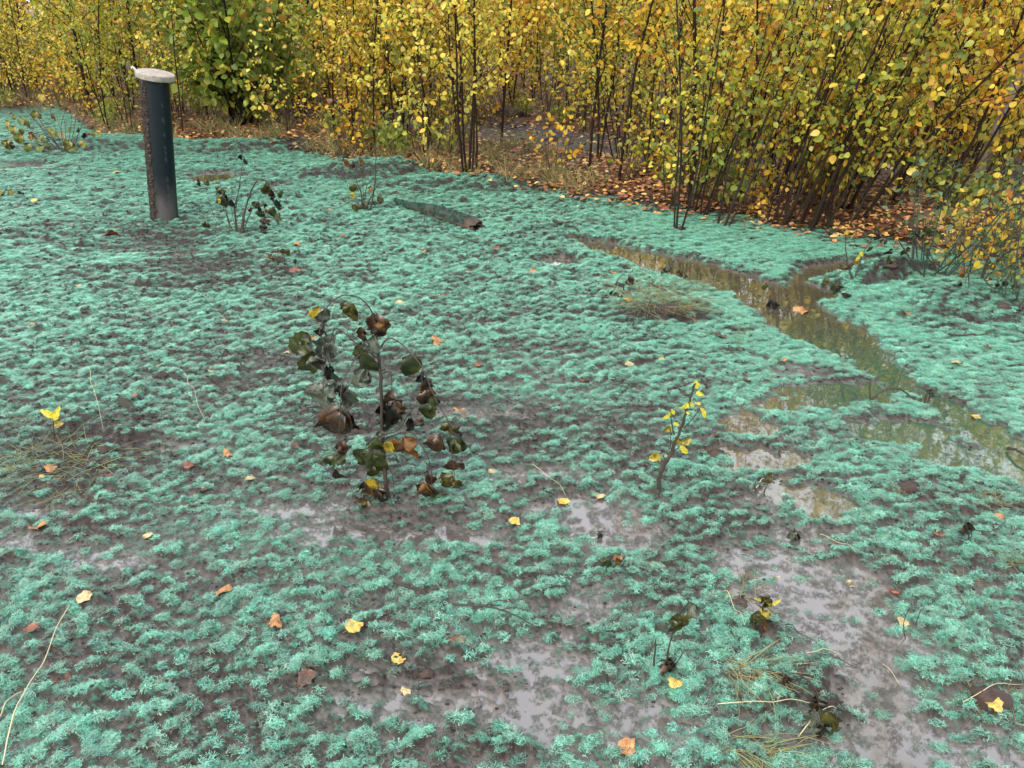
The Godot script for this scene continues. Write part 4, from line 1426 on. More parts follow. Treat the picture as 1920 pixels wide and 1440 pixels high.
	wleaf(p, Vector3(-0.103, 0.472, 0.024), Vector3(-0.039, -0.051, 0), "dark_wilt")
	wleaf(p, Vector3(-0.121, 0.428, -0.032), Vector3(0.012, -0.085, 0), "coated_wilt")
	wleaf(p, Vector3(-0.137, 0.373, 0), Vector3(-0.053, -0.147, 0), "brown_wilt")
	wleaf(p, Vector3(-0.128, 0.367, 0.032), Vector3(-0.054, -0.079, 0), "brown_wilt")
	wleaf(p, Vector3(-0.139, 0.347, -0.024), Vector3(0.014, -0.07, 0), "dark_wilt")
	wleaf(p, Vector3(-0.106, 0.348, 0.008), Vector3(0.03, -0.068, 0), "dark_wilt")
	wleaf(p, Vector3(-0.137, 0.259, 0.04), Vector3(0.004, -0.054, 0), "brown_wilt")
	wleaf(p, Vector3(-0.174, 0.178, -0.016), Vector3(-0.044, -0.049, 0), "green_wilt")
	wleaf(p, Vector3(-0.163, 0.197, 0.016), Vector3(0.026, -0.035, 0), "green_wilt")
	wleaf(p, Vector3(-0.183, 0.113, -0.04), Vector3(0.022, -0.059, 0), "dark_wilt")
	wleaf(p, Vector3(-0.067, 0.746, -0.008), Vector3(-0.004, -0.059, 0), "olive_wilt")
	wleaf(p, Vector3(-0.071, 0.752, 0.024), Vector3(-0.008, -0.029, 0), "olive_wilt")
	wleaf(p, Vector3(-0.007, 0.69, -0.032), Vector3(-0.019, -0.033, 0), "brown_wilt")
	wleaf(p, Vector3(0.013, 0.7, 0), Vector3(0.008, -0.077, 0), "brown_wilt")
	wleaf(p, Vector3(0.02, 0.704, 0.032), Vector3(0.019, -0.035, 0), "orange_wilt")
	wleaf(p, Vector3(-0.04, 0.647, -0.024), Vector3(0.01, -0.053, 0), "brown_wilt")
	wleaf(p, Vector3(0, 0.638, 0.008), Vector3(-0.002, -0.064, 0), "coated_wilt")
	wleaf(p, Vector3(-0.014, 0.637, 0.04), Vector3(-0.009, -0.042, 0), "coated_wilt")
	wleaf(p, Vector3(-0.046, 0.598, -0.016), Vector3(-0.02, -0.055, 0), "green_wilt")
	wleaf(p, Vector3(-0.033, 0.585, 0.016), Vector3(0.023, -0.077, 0), "green_wilt")
	wleaf(p, Vector3(-0.056, 0.504, -0.04), Vector3(-0.022, -0.074, 0), "coated_wilt")
	wleaf(p, Vector3(-0.043, 0.512, -0.008), Vector3(0.004, -0.057, 0), "coated_wilt")
	wleaf(p, Vector3(0.128, 0.579, 0.024), Vector3(-0.027, -0.083, 0), "green_wilt")
	wleaf(p, Vector3(0.103, 0.545, -0.032), Vector3(-0.017, -0.044, 0), "brown_wilt")
	wleaf(p, Vector3(0.144, 0.501, 0), Vector3(-0.019, -0.038, 0), "dark_wilt")
	wleaf(p, Vector3(0.158, 0.507, 0.032), Vector3(0.028, -0.05, 0), "dark_wilt")
	wleaf(p, Vector3(0.156, 0.467, -0.024), Vector3(-0.003, -0.058, 0), "brown_wilt")
	wleaf(p, Vector3(0.165, 0.451, 0.008), Vector3(-0.022, -0.071, 0), "brown_wilt")
	wleaf(p, Vector3(0.173, 0.436, 0.04), Vector3(0.032, -0.033, 0), "green_wilt")
	wleaf(p, Vector3(0.17, 0.381, -0.016), Vector3(-0.027, -0.059, 0), "green_wilt")
	wleaf(p, Vector3(0.04, 0.436, 0.016), Vector3(-0.023, -0.046, 0), "brown_wilt")
	wleaf(p, Vector3(0.019, 0.375, -0.04), Vector3(-0.017, -0.107, 0), "dark_wilt")
	wleaf(p, Vector3(0.039, 0.391, -0.008), Vector3(-0.008, -0.113, 0), "dark_wilt")
	wleaf(p, Vector3(0.061, 0.402, 0.024), Vector3(0.02, -0.049, 0), "brown_wilt")
	wleaf(p, Vector3(0.093, 0.326, -0.032), Vector3(0.005, -0.062, 0), "dark_wilt")
	wleaf(p, Vector3(0.123, 0.33, 0), Vector3(0.015, -0.021, 0), "brown_wilt")
	wleaf(p, Vector3(0.23, 0.336, 0.032), Vector3(-0.022, -0.041, 0), "olive_wilt")
	wleaf(p, Vector3(0.233, 0.29, -0.024), Vector3(0.023, -0.034, 0), "olive_wilt")
	wleaf(p, Vector3(0.247, 0.288, 0.008), Vector3(0.029, -0.02, 0), "dark_wilt")
	wleaf(p, Vector3(0.197, 0.286, 0.04), Vector3(-0.034, -0.067, 0), "brown_wilt")
	wleaf(p, Vector3(0.2, 0.261, -0.016), Vector3(-0.018, -0.014, 0), "coated_wilt")
	wleaf(p, Vector3(0.256, 0.266, 0.016), Vector3(-0.02, -0.061, 0), "green_wilt")
	wleaf(p, Vector3(0.254, 0.229, -0.04), Vector3(0.016, -0.056, 0), "green_wilt")
	wleaf(p, Vector3(0.245, 0.158, -0.008), Vector3(-0.04, -0.039, 0), "brown_wilt")
	wleaf(p, Vector3(0.257, 0.178, 0.024), Vector3(0.017, -0.028, 0), "brown_wilt")
	wleaf(p, Vector3(0.226, 0.093, -0.032), Vector3(-0.027, -0.058, 0), "olive_wilt")
	wleaf(p, Vector3(0.249, 0.089, 0), Vector3(0.011, -0.043, 0), "olive_wilt")
	wleaf(p, Vector3(-0.012, 0.278, 0.032), Vector3(0.004, -0.061, 0), "green_wilt")
	wleaf(p, Vector3(-0.035, 0.246, -0.024), Vector3(-0.015, -0.041, 0), "orange_wilt")
	wleaf(p, Vector3(0.032, 0.261, 0.008), Vector3(0.005, -0.055, 0), "orange_wilt")
	wleaf(p, Vector3(0.031, 0.266, 0.04), Vector3(-0.015, -0.047, 0), "yellow_wilt")
	wleaf(p, Vector3(0.076, 0.25, -0.016), Vector3(0.016, -0.09, 0), "orange_wilt")
	wleaf(p, Vector3(0.075, 0.266, 0.016), Vector3(0.036, -0.041, 0), "orange_wilt")
	wleaf(p, Vector3(0.058, 0.212, -0.04), Vector3(0.009, -0.042, 0), "brown_wilt")
	wleaf(p, Vector3(-0.065, 0.214, -0.008), Vector3(-0.018, -0.07, 0), "green_wilt")
	wleaf(p, Vector3(-0.033, 0.213, 0.024), Vector3(0.023, -0.087, 0), "green_wilt")
	wleaf(p, Vector3(-0.064, 0.168, -0.032), Vector3(-0.016, -0.043, 0), "olive_wilt")
	wleaf(p, Vector3(-0.042, 0.146, 0), Vector3(-0.004, -0.051, 0), "green_wilt")
	wleaf(p, Vector3(-0.07, 0.11, 0.032), Vector3(-0.026, -0.061, 0), "dark_wilt")
	wleaf(p, Vector3(-0.052, 0.08, -0.024), Vector3(0.001, -0.069, 0), "yellow_wilt")
	wleaf(p, Vector3(-0.071, 0.072, 0.008), Vector3(0.002, -0.051, 0), "orange_wilt")
	wleaf(p, Vector3(-0.023, 0.083, 0.04), Vector3(0.01, -0.065, 0), "brown_wilt")
	wleaf(p, Vector3(-0.028, 0.049, -0.016), Vector3(-0.023, -0.059, 0), "brown_wilt")
	wleaf(p, Vector3(-0.065, 0.016, 0.016), Vector3(-0.036, -0.063, 0), "olive_wilt")
	wleaf(p, Vector3(-0.057, -0.03, -0.04), Vector3(0.004, -0.066, 0), "olive_wilt")
	wleaf(p, Vector3(0.137, 0.087, -0.008), Vector3(0.006, -0.093, 0), "brown_wilt")
	wleaf(p, Vector3(0.134, 0.09, 0.024), Vector3(0.015, -0.058, 0), "orange_wilt")
	wleaf(p, Vector3(0.141, -0.021, -0.032), Vector3(0.012, -0.077, 0), "green_wilt")
	wleaf(p, Vector3(0.18, 0.027, 0), Vector3(0.003, -0.064, 0), "green_wilt")
	wleaf(p, Vector3(0.007, 0.302, 0.032), Vector3(-0.028, -0.02, 0), "coated_wilt")
	wleaf(p, Vector3(0.034, 0.173, -0.024), Vector3(0.004, -0.028, 0), "coated_wilt")
	p = thing("yellow_sapling", "thin dark twig sapling with bright yellow leaves, right of the wilted sapling", "sapling", Vector2(0.535, -2.358))
	stem(p, [Vector3(0.002, -0.005, 0), Vector3(0.001, 0.054, 0), Vector3(0.018, 0.116, 0), Vector3(0.036, 0.168, 0), Vector3(0.052, 0.232, 0), Vector3(0.064, 0.295, 0), Vector3(0.076, 0.36, 0), Vector3(0.089, 0.428, 0)], 0.009, 0.0035, m_bark_dark)
	stem(p, [Vector3(0.037, 0.153, 0), Vector3(0.067, 0.19, 0)], 0.003, 0.0015, m_bark_dark)
	stem(p, [Vector3(0.036, 0.228, 0), Vector3(0.023, 0.274, 0), Vector3(0.013, 0.332, 0)], 0.003, 0.0015, m_bark_dark)
	stem(p, [Vector3(0.028, 0.172, 0), Vector3(0.02, 0.249, 0)], 0.002, 0.001, m_bark_dark)
	stem(p, [Vector3(0.068, 0.253, 0), Vector3(0.094, 0.291, 0), Vector3(0.116, 0.336, 0)], 0.003, 0.0015, m_bark_dark)
	stem(p, [Vector3(0.017, 0.112, 0), Vector3(0.003, 0.147, 0)], 0.0025, 0.0015, m_bark_dark)
	wleaf(p, Vector3(0.096, 0.417, -0.04), Vector3(0.023, -0.032, 0), "bright_yellow")
	wleaf(p, Vector3(0.098, 0.393, -0.008), Vector3(0.031, -0.018, 0), "bright_yellow")
	wleaf(p, Vector3(0.067, 0.365, 0.024), Vector3(-0.03, -0.026, 0), "bright_yellow")
	wleaf(p, Vector3(0.085, 0.339, -0.032), Vector3(0.022, -0.019, 0), "bright_yellow")
	wleaf(p, Vector3(0.116, 0.352, 0), Vector3(-0.023, 0, 0), "bright_yellow")
	wleaf(p, Vector3(0.109, 0.349, 0.032), Vector3(0.027, -0.039, 0), "bright_yellow")
	wleaf(p, Vector3(0.02, 0.315, -0.024), Vector3(0.02, -0.021, 0), "bright_yellow")
	wleaf(p, Vector3(0.011, 0.32, 0.008), Vector3(-0.023, -0.033, 0), "bright_yellow")
	wleaf(p, Vector3(0.02, 0.297, 0.04), Vector3(0.024, -0.01, 0), "bright_yellow")
	wleaf(p, Vector3(0.02, 0.255, -0.016), Vector3(-0.013, -0.021, 0), "yellow_wilt")
	wleaf(p, Vector3(0.065, 0.328, 0.016), Vector3(0.016, -0.012, 0), "bright_yellow")
	wleaf(p, Vector3(0.054, 0.192, -0.04), Vector3(0.019, -0.026, 0), "yellow_wilt")
	wleaf(p, Vector3(0.07, 0.191, -0.008), Vector3(0.025, 0.009, 0), "yellow_wilt")
	wleaf(p, Vector3(0.058, 0.196, 0.024), Vector3(0.031, -0.038, 0), "bright_yellow")
	wleaf(p, Vector3(0.001, 0.127, -0.032), Vector3(-0.036, -0.02, 0), "yellow_wilt")
	wleaf(p, Vector3(0.009, 0.14, 0), Vector3(0.011, 0.004, 0), "bright_yellow")
	p = thing("wilted_shrub", "wilted many-stemmed shrub with drooping dark leaves, right of the standpipe", "sapling", Vector2(-2.122, -5.882))
	stem(p, [Vector3(-0.008, -0.007, 0), Vector3(-0.005, 0.187, 0), Vector3(0.039, 0.296, 0), Vector3(0.105, 0.502, 0), Vector3(0.129, 0.586, 0)], 0.006, 0.0015, m_bark_dark)
	stem(p, [Vector3(0.028, 0, 0), Vector3(0.065, 0.146, 0), Vector3(0.13, 0.296, 0), Vector3(0.197, 0.403, 0), Vector3(0.232, 0.417, 0), Vector3(0.282, 0.39, 0), Vector3(0.369, 0.331, 0.1), Vector3(0.387, 0.265, 0.1)], 0.008, 0.002, m_bark_dark)
	stem(p, [Vector3(0.014, 0, 0), Vector3(0.086, 0.201, 0), Vector3(0.147, 0.296, 0), Vector3(0.245, 0.363, 0)], 0.005, 0.0015, m_bark_dark)
	stem(p, [Vector3(-0.059, 0.021, 0), Vector3(-0.068, 0.132, 0), Vector3(-0.08, 0.187, 0), Vector3(-0.085, 0.323, 0)], 0.004, 0.0015, m_bark_dark)
	stem(p, [Vector3(-0.033, 0.007, 0), Vector3(-0.059, 0.105, 0), Vector3(-0.076, 0.296, 0), Vector3(-0.077, 0.429, 0)], 0.004, 0.0015, m_bark_dark)
	stem(p, [Vector3(-0.001, -0.007, 0), Vector3(0.004, 0.16, 0), Vector3(0.061, 0.35, 0), Vector3(0.111, 0.41, 0), Vector3(0.166, 0.423, 0), Vector3(0.266, 0.416, 0)], 0.004, 0.0012, m_bark_dark)
	stem(p, [Vector3(-0.06, 0.014, 0), Vector3(-0.203, 0.025, 0), Vector3(-0.356, 0.02, 0)], 0.004, 0.0012, m_bark_dark)
	stem(p, [Vector3(0.063, 0.007, 0), Vector3(0.165, 0.042, 0), Vector3(0.242, 0, 0), Vector3(0.377, -0.021, 0), Vector3(0.522, -0.089, 0)], 0.004, 0.0012, m_bark_dark)
	stem(p, [Vector3(-0.036, -0.007, 0), Vector3(-0.075, 0.049, 0), Vector3(-0.158, 0.091, 0), Vector3(-0.233, 0.335, -0.1)], 0.004, 0.0012, m_bark_dark)
	stem(p, [Vector3(0.036, 0.007, 0), Vector3(0.114, 0.16, 0), Vector3(0.18, 0.242, 0), Vector3(0.2, 0.187, 0), Vector3(0.202, 0.063, 0)], 0.004, 0.0012, m_bark_dark)
	stem(p, [Vector3(-0.014, 0, 0), Vector3(-0.023, 0.119, 0), Vector3(-0.024, 0.242, 0)], 0.003, 0.001, m_bark_dark)
	stem(p, [Vector3(-0.028, 0, 0), Vector3(0.012, 0.119, 0), Vector3(0.115, 0.262, 0)], 0.003, 0.001, m_bark_dark)
	stem(p, [Vector3(0.048, 0, 0), Vector3(0.129, 0.077, 0), Vector3(0.233, 0.132, 0)], 0.003, 0.001, m_bark_dark)
	stem(p, [Vector3(0.007, 0, 0), Vector3(0.042, 0.091, 0), Vector3(0.065, 0.201, 0)], 0.003, 0.001, m_bark_dark)
	stem(p, [Vector3(0.202, 0.063, 0), Vector3(0.163, -0.071, 0), Vector3(0.238, -0.128, 0)], 0.003, 0.001, m_bark_dark)
	wleaf(p, Vector3(0.105, 0.589, -0.04), Vector3(-0.024, -0.049, 0), "dark_wilt")
	wleaf(p, Vector3(0.128, 0.565, -0.008), Vector3(0.014, -0.042, 0), "dark_wilt")
	wleaf(p, Vector3(-0.224, 0.421, 0.024), Vector3(0.002, -0.063, 0), "dark_wilt")
	wleaf(p, Vector3(-0.204, 0.4, -0.032), Vector3(0.027, -0.04, 0), "olive_wilt")
	wleaf(p, Vector3(-0.092, 0.363, 0), Vector3(-0.009, -0.054, 0), "olive_wilt")
	wleaf(p, Vector3(-0.062, 0.356, 0.032), Vector3(-0.016, -0.053, 0), "green_wilt")
	wleaf(p, Vector3(-0.062, 0.304, -0.024), Vector3(0.013, -0.047, 0), "dark_wilt")
	wleaf(p, Vector3(-0.083, 0.298, 0.008), Vector3(0.001, -0.095, 0), "green_wilt")
	wleaf(p, Vector3(-0.085, 0.278, 0.04), Vector3(-0.016, -0.034, 0), "yellow_wilt")
	wleaf(p, Vector3(-0.074, 0.259, -0.016), Vector3(0.025, -0.055, 0), "dark_wilt")
	wleaf(p, Vector3(-0.008, 0.266, 0.016), Vector3(0.008, -0.075, 0), "dark_wilt")
	wleaf(p, Vector3(-0.036, 0.246, -0.04), Vector3(-0.001, -0.048, 0), "coated_wilt")
	wleaf(p, Vector3(-0.25, 0.089, -0.008), Vector3(0.017, -0.059, 0), "olive_wilt")
	wleaf(p, Vector3(0.274, 0.381, 0.024), Vector3(-0.018, -0.08, 0), "olive_wilt")
	wleaf(p, Vector3(0.274, 0.35, -0.032), Vector3(-0.007, -0.054, 0), "olive_wilt")
	wleaf(p, Vector3(0.295, 0.336, 0), Vector3(0.011, -0.067, 0), "brown_wilt")
	wleaf(p, Vector3(0.371, 0.336, 0.032), Vector3(-0.001, -0.06, 0), "green_wilt")
	wleaf(p, Vector3(0.34, 0.318, -0.024), Vector3(0.029, -0.034, 0), "dark_wilt")
	wleaf(p, Vector3(0.326, 0.298, 0.008), Vector3(-0.036, -0.068, 0), "dark_wilt")
	wleaf(p, Vector3(0.345, 0.278, 0.04), Vector3(-0.001, -0.061, 0), "dark_wilt")
	wleaf(p, Vector3(0.347, 0.252, -0.016), Vector3(0.011, -0.068, 0), "dark_wilt")
	wleaf(p, Vector3(0.357, 0.212, 0.016), Vector3(-0.018, -0.034, 0), "brown_wilt")
	wleaf(p, Vector3(0.155, 0.246, -0.04), Vector3(-0.001, -0.055, 0), "olive_wilt")
	wleaf(p, Vector3(0.118, 0.206, -0.008), Vector3(0, -0.048, 0), "brown_wilt")
	wleaf(p, Vector3(0.191, 0.22, 0.024), Vector3(0.013, -0.055, 0), "dark_wilt")
	wleaf(p, Vector3(0.189, 0.18, -0.032), Vector3(-0.017, -0.069, 0), "green_wilt")
	wleaf(p, Vector3(0.218, 0.174, 0), Vector3(-0.001, -0.055, 0), "dark_wilt")
	wleaf(p, Vector3(0.252, 0.202, 0.032), Vector3(-0.002, -0.041, 0), "orange_wilt")
	wleaf(p, Vector3(0.233, 0.23, -0.024), Vector3(-0.006, -0.041, 0), "dark_wilt")
	wleaf(p, Vector3(0.292, 0.203, 0.008), Vector3(-0.003, -0.075, 0), "green_wilt")
	wleaf(p, Vector3(0.336, 0.156, 0.04), Vector3(-0.015, -0.062, 0), "green_wilt")
	wleaf(p, Vector3(0.205, 0.115, -0.016), Vector3(-0.015, -0.056, 0), "brown_wilt")
	wleaf(p, Vector3(0.235, 0.116, 0.016), Vector3(0.014, -0.048, 0), "brown_wilt")
	wleaf(p, Vector3(0.184, 0.067, -0.04), Vector3(-0.002, -0.063, 0), "brown_wilt")
	wleaf(p, Vector3(0.197, 0.04, -0.008), Vector3(-0.029, -0.056, 0), "dark_wilt")
	wleaf(p, Vector3(0.22, 0.041, 0.024), Vector3(-0.001, -0.056, 0), "dark_wilt")
	wleaf(p, Vector3(0.17, -0.002, -0.032), Vector3(-0.001, -0.057, 0), "dark_wilt")
	wleaf(p, Vector3(0.124, 0, 0), Vector3(-0.006, -0.042, 0), "dark_wilt")
	wleaf(p, Vector3(-0.05, -0.033, 0.032), Vector3(-0.021, -0.042, 0), "dark_wilt")
	wleaf(p, Vector3(-0.051, -0.056, -0.024), Vector3(0.017, -0.072, 0), "brown_wilt")
	wleaf(p, Vector3(-0.044, -0.033, 0.008), Vector3(-0.001, -0.05, 0), "olive_wilt")
	wleaf(p, Vector3(0.069, -0.038, 0.04), Vector3(-0.006, -0.085, 0), "olive_wilt")
	wleaf(p, Vector3(0.062, -0.061, -0.016), Vector3(-0.037, -0.057, 0), "olive_wilt")
	wleaf(p, Vector3(-0.192, 0.018, 0.016), Vector3(-0.013, -0.035, 0), "fallen_yellow")
	p = thing("seedling", "tiny seedling with a few brown-green leaves below the wilted shrub", "sapling", Vector2(-1.534, -4.996))
	stem(p, [Vector3(0, -0.003, 0), Vector3(0.01, 0.053, 0), Vector3(0.013, 0.102, 0)], 0.004, 0.002, m_bark_dark)
	stem(p, [Vector3(0.01, 0.053, 0), Vector3(0.032, 0.065, 0), Vector3(0.073, 0.059, 0)], 0.002, 0.001, m_bark_dark)
	wleaf(p, Vector3(-0.016, 0.099, -0.04), Vector3(-0.03, -0.003, 0), "orange_wilt")
	wleaf(p, Vector3(0.008, 0.127, -0.008), Vector3(-0.004, -0.034, 0), "olive_wilt")
	wleaf(p, Vector3(0.035, 0.133, 0.024), Vector3(0.016, -0.037, 0), "olive_wilt")
	wleaf(p, Vector3(0.077, 0.055, -0.032), Vector3(-0.008, -0.04, 0), "dark_wilt")
	wleaf(p, Vector3(-0.071, 0.096, 0), Vector3(-0.006, -0.046, 0), "orange_wilt")
	p = thing("spiky_shrub", "small spiky shrub with a few brown leaves, left of the rotten log", "sapling", Vector2(-1.288, -6.626))
	stem(p, [Vector3(-0.001, -0.007, 0), Vector3(-0.001, 0.158, 0), Vector3(-0.034, 0.27, 0), Vector3(-0.053, 0.367, 0)], 0.007, 0.002, m_bark_dark)
	stem(p, [Vector3(0.014, -0.007, 0), Vector3(0.045, 0.2, 0), Vector3(0.109, 0.284, 0)], 0.006, 0.002, m_bark_dark)
	stem(p, [Vector3(0.058, 0, 0), Vector3(0.116, 0.2, 0), Vector3(0.144, 0.408, 0), Vector3(0.163, 0.624, 0), Vector3(0.186, 0.886, 0)], 0.007, 0.0015, m_bark_dark)
	stem(p, [Vector3(0.029, 0, 0), Vector3(0.082, 0.129, 0), Vector3(0.178, 0.256, 0), Vector3(0.279, 0.298, 0)], 0.005, 0.0015, m_bark_dark)
	stem(p, [Vector3(0.043, 0, 0), Vector3(0.211, 0.129, 0), Vector3(0.402, 0.228, 0)], 0.004, 0.001, m_bark_dark)
	stem(p, [Vector3(-0.014, 0, 0), Vector3(-0.063, 0.101, 0), Vector3(-0.199, 0.029, 0)], 0.005, 0.0015, m_bark_dark)
	stem(p, [Vector3(-0.014, 0, 0), Vector3(-0.094, 0.072, 0), Vector3(-0.208, 0.086, 0)], 0.004, 0.001, m_bark_dark)
	stem(p, [Vector3(0.007, 0, 0), Vector3(0.021, 0.242, 0), Vector3(0.026, 0.395, 0)], 0.004, 0.001, m_bark_dark)
	stem(p, [Vector3(-0.03, -0.014, 0), Vector3(-0.13, 0, 0), Vector3(-0.186, -0.058, 0)], 0.004, 0.001, m_bark_dark)
	stem(p, [Vector3(0.028, -0.014, 0), Vector3(0.088, 0.014, 0), Vector3(0.195, -0.087, 0)], 0.004, 0.001, m_bark_dark)
	stem(p, [Vector3(0.014, 0, 0), Vector3(0.004, 0.129, 0), Vector3(-0.007, 0.256, 0)], 0.003, 0.001, m_bark_dark)
	stem(p, [Vector3(0.022, 0, 0), Vector3(0.059, 0.101, 0), Vector3(0.082, 0.214, 0)], 0.003, 0.001, m_bark_dark)
	stem(p, [Vector3(-0.007, 0, 0), Vector3(-0.03, 0.072, 0), Vector3(-0.057, 0.172, 0)], 0.003, 0.001, m_bark_dark)
	stem(p, [Vector3(-0.109, 0.221, 0), Vector3(-0.131, 0.284, 0), Vector3(-0.116, 0.367, 0)], 0.003, 0.001, m_bark_dark)
	wleaf(p, Vector3(-0.111, 0.429, -0.04), Vector3(0.014, -0.076, 0), "orange_wilt")
	wleaf(p, Vector3(-0.05, 0.421, -0.008), Vector3(0.002, -0.055, 0), "brown_wilt")
	wleaf(p, Vector3(0.028, 0.447, 0.024), Vector3(0.009, -0.055, 0), "orange_wilt")
	wleaf(p, Vector3(-0.065, 0.229, -0.032), Vector3(-0.014, -0.071, 0), "olive_wilt")
	wleaf(p, Vector3(-0.072, 0.165, 0), Vector3(-0.005, -0.05, 0), "yellow_wilt")
	wleaf(p, Vector3(0.095, 0.221, 0.032), Vector3(-0.005, -0.056, 0), "orange_wilt")
	wleaf(p, Vector3(0.157, 0.124, -0.024), Vector3(-0.005, -0.065, 0), "olive_wilt")
	wleaf(p, Vector3(0.124, 0.095, 0.008), Vector3(-0.024, -0.036, 0), "green_wilt")
	wleaf(p, Vector3(-0.043, 0.081, 0.04), Vector3(0.007, -0.086, 0), "olive_wilt")
	wleaf(p, Vector3(-0.004, 0.068, -0.016), Vector3(0.018, -0.043, 0), "orange_wilt")
	wleaf(p, Vector3(0.037, 0.069, 0.016), Vector3(0.003, -0.05, 0), "olive_wilt")
	wleaf(p, Vector3(-0.163, 0.113, -0.04), Vector3(-0.003, -0.036, 0), "coated_wilt")
	p = thing("leafy_shrub", "arching shrub with drooping green and orange leaves at the left edge, left of the standpipe", "sapling", Vector2(-5.394, -9.543))
	stem(p, [Vector3(-0.003, -0.012, 0), Vector3(-0.056, 0.073, 0), Vector3(-0.161, 0.24, 0), Vector3(-0.258, 0.382, 0), Vector3(-0.349, 0.498, 0), Vector3(-0.472, 0.579, 0)], 0.008, 0.002, m_bark_dark)
	stem(p, [Vector3(0.009, -0.012, 0), Vector3(-0.069, 0.121, 0), Vector3(-0.158, 0.299, 0), Vector3(-0.26, 0.556, 0), Vector3(-0.321, 0.727, 0)], 0.007, 0.002, m_bark_dark)
	stem(p, [Vector3(-0.028, -0.012, 0), Vector3(-0.125, 0.097, 0), Vector3(-0.207, 0.299, 0), Vector3(-0.295, 0.382, 0), Vector3(-0.643, 0.452, 0)], 0.006, 0.002, m_bark_dark)
	stem(p, [Vector3(0.022, -0.012, 0), Vector3(0.037, 0.24, 0), Vector3(0.1, 0.393, 0), Vector3(0.193, 0.567, 0), Vector3(0.227, 0.75, 0)], 0.005, 0.0015, m_bark_dark)
	stem(p, [Vector3(0.05, 0, 0), Vector3(0.179, 0.216, 0), Vector3(0.268, 0.452, 0), Vector3(0.301, 0.636, 0)], 0.005, 0.0015, m_bark_dark)
	stem(p, [Vector3(0.1, 0, 0), Vector3(0.216, 0.169, 0), Vector3(0.343, 0.382, 0), Vector3(0.396, 0.452, 0), Vector3(0.593, 0.51, 0)], 0.005, 0.0015, m_bark_dark)
	stem(p, [Vector3(0.022, -0.012, 0), Vector3(0.101, 0.299, 0), Vector3(0.091, 0.452, 0)], 0.004, 0.001, m_bark_dark)
	stem(p, [Vector3(-0.016, -0.012, 0), Vector3(-0.072, 0.157, 0), Vector3(-0.087, 0.288, 0)], 0.004, 0.001, m_bark_dark)
	stem(p, [Vector3(0.003, -0.012, 0), Vector3(-0.019, 0.216, 0), Vector3(-0.032, 0.452, 0), Vector3(-0.014, 0.613, 0)], 0.004, 0.001, m_bark_dark)
	stem(p, [Vector3(0.023, -0.006, 0), Vector3(0.118, 0.121, 0), Vector3(0.265, 0.216, 0)], 0.004, 0.001, m_bark_dark)
	stem(p, [Vector3(-0.028, -0.012, 0), Vector3(-0.127, 0.181, 0), Vector3(-0.228, 0.243, 0.1)], 0.004, 0.001, m_bark_dark)
	stem(p, [Vector3(-0.016, -0.012, 0), Vector3(-0.09, 0.133, 0), Vector3(-0.135, 0.215, 0.15), Vector3(-0.314, 0.097, 0.15)], 0.004, 0.001, m_bark_dark)
	stem(p, [Vector3(-0.037, 0, 0), Vector3(-0.205, 0.169, 0), Vector3(-0.323, 0.269, 0.2), Vector3(-0.515, 0.105, 0.2)], 0.003, 0.001, m_bark_dark)
	stem(p, [Vector3(0.037, 0, 0), Vector3(0.046, 0.181, 0), Vector3(0.024, 0.335, 0), Vector3(0.048, 0.475, 0)], 0.004, 0.001, m_bark_dark)
	stem(p, [Vector3(0.087, 0, 0), Vector3(0.269, 0.181, 0), Vector3(0.463, 0.216, 0)], 0.003, 0.001, m_bark_dark)
	stem(p, [Vector3(0.044, 0, 0), Vector3(0.184, 0.335, 0), Vector3(0.212, 0.498, 0)], 0.003, 0.001, m_bark_dark)
	wleaf(p, Vector3(-0.493, 0.609, -0.04), Vector3(-0.02, -0.069, 0), "yellow_wilt")
	wleaf(p, Vector3(-0.526, 0.451, -0.008), Vector3(0.028, -0.029, 0), "orange_wilt")
	wleaf(p, Vector3(-0.198, 0.466, 0.024), Vector3(-0.037, -0.093, 0), "olive_fresh_wilt")
	wleaf(p, Vector3(-0.209, 0.448, -0.032), Vector3(0.027, -0.082, 0), "orange_wilt")
	wleaf(p, Vector3(-0.469, 0.417, 0), Vector3(-0.017, -0.059, 0), "olive_fresh_wilt")
	wleaf(p, Vector3(-0.35, 0.386, 0.032), Vector3(-0.072, -0.082, 0), "green_fresh_wilt")
	wleaf(p, Vector3(-0.362, 0.367, -0.024), Vector3(0.011, -0.094, 0), "green_fresh_wilt")
	wleaf(p, Vector3(-0.546, 0.348, 0.008), Vector3(-0.058, -0.118, 0), "olive_fresh_wilt")
	wleaf(p, Vector3(-0.469, 0.293, 0.04), Vector3(-0.058, -0.118, 0), "olive_fresh_wilt")
	wleaf(p, Vector3(-0.424, 0.262, -0.016), Vector3(-0.032, -0.071, 0), "olive_fresh_wilt")
	wleaf(p, Vector3(-0.458, 0.207, 0.016), Vector3(-0.053, -0.144, 0), "olive_fresh_wilt")
	wleaf(p, Vector3(-0.524, 0.175, -0.04), Vector3(0.058, -0.06, 0), "olive_fresh_wilt")
	wleaf(p, Vector3(-0.321, 0.215, -0.008), Vector3(-0.039, -0.096, 0), "orange_wilt")
	wleaf(p, Vector3(-0.292, 0.208, 0.024), Vector3(0.018, -0.072, 0), "orange_wilt")
	wleaf(p, Vector3(-0.644, 0.128, -0.032), Vector3(-0.038, -0.133, 0), "olive_fresh_wilt")
	wleaf(p, Vector3(-0.665, 0.121, 0), Vector3(-0.042, -0.06, 0), "olive_fresh_wilt")
	wleaf(p, Vector3(-0.565, 0.102, 0.032), Vector3(-0.02, -0.072, 0), "brown_wilt")
	wleaf(p, Vector3(-0.4, 0.093, -0.024), Vector3(-0.046, -0.121, 0), "green_fresh_wilt")
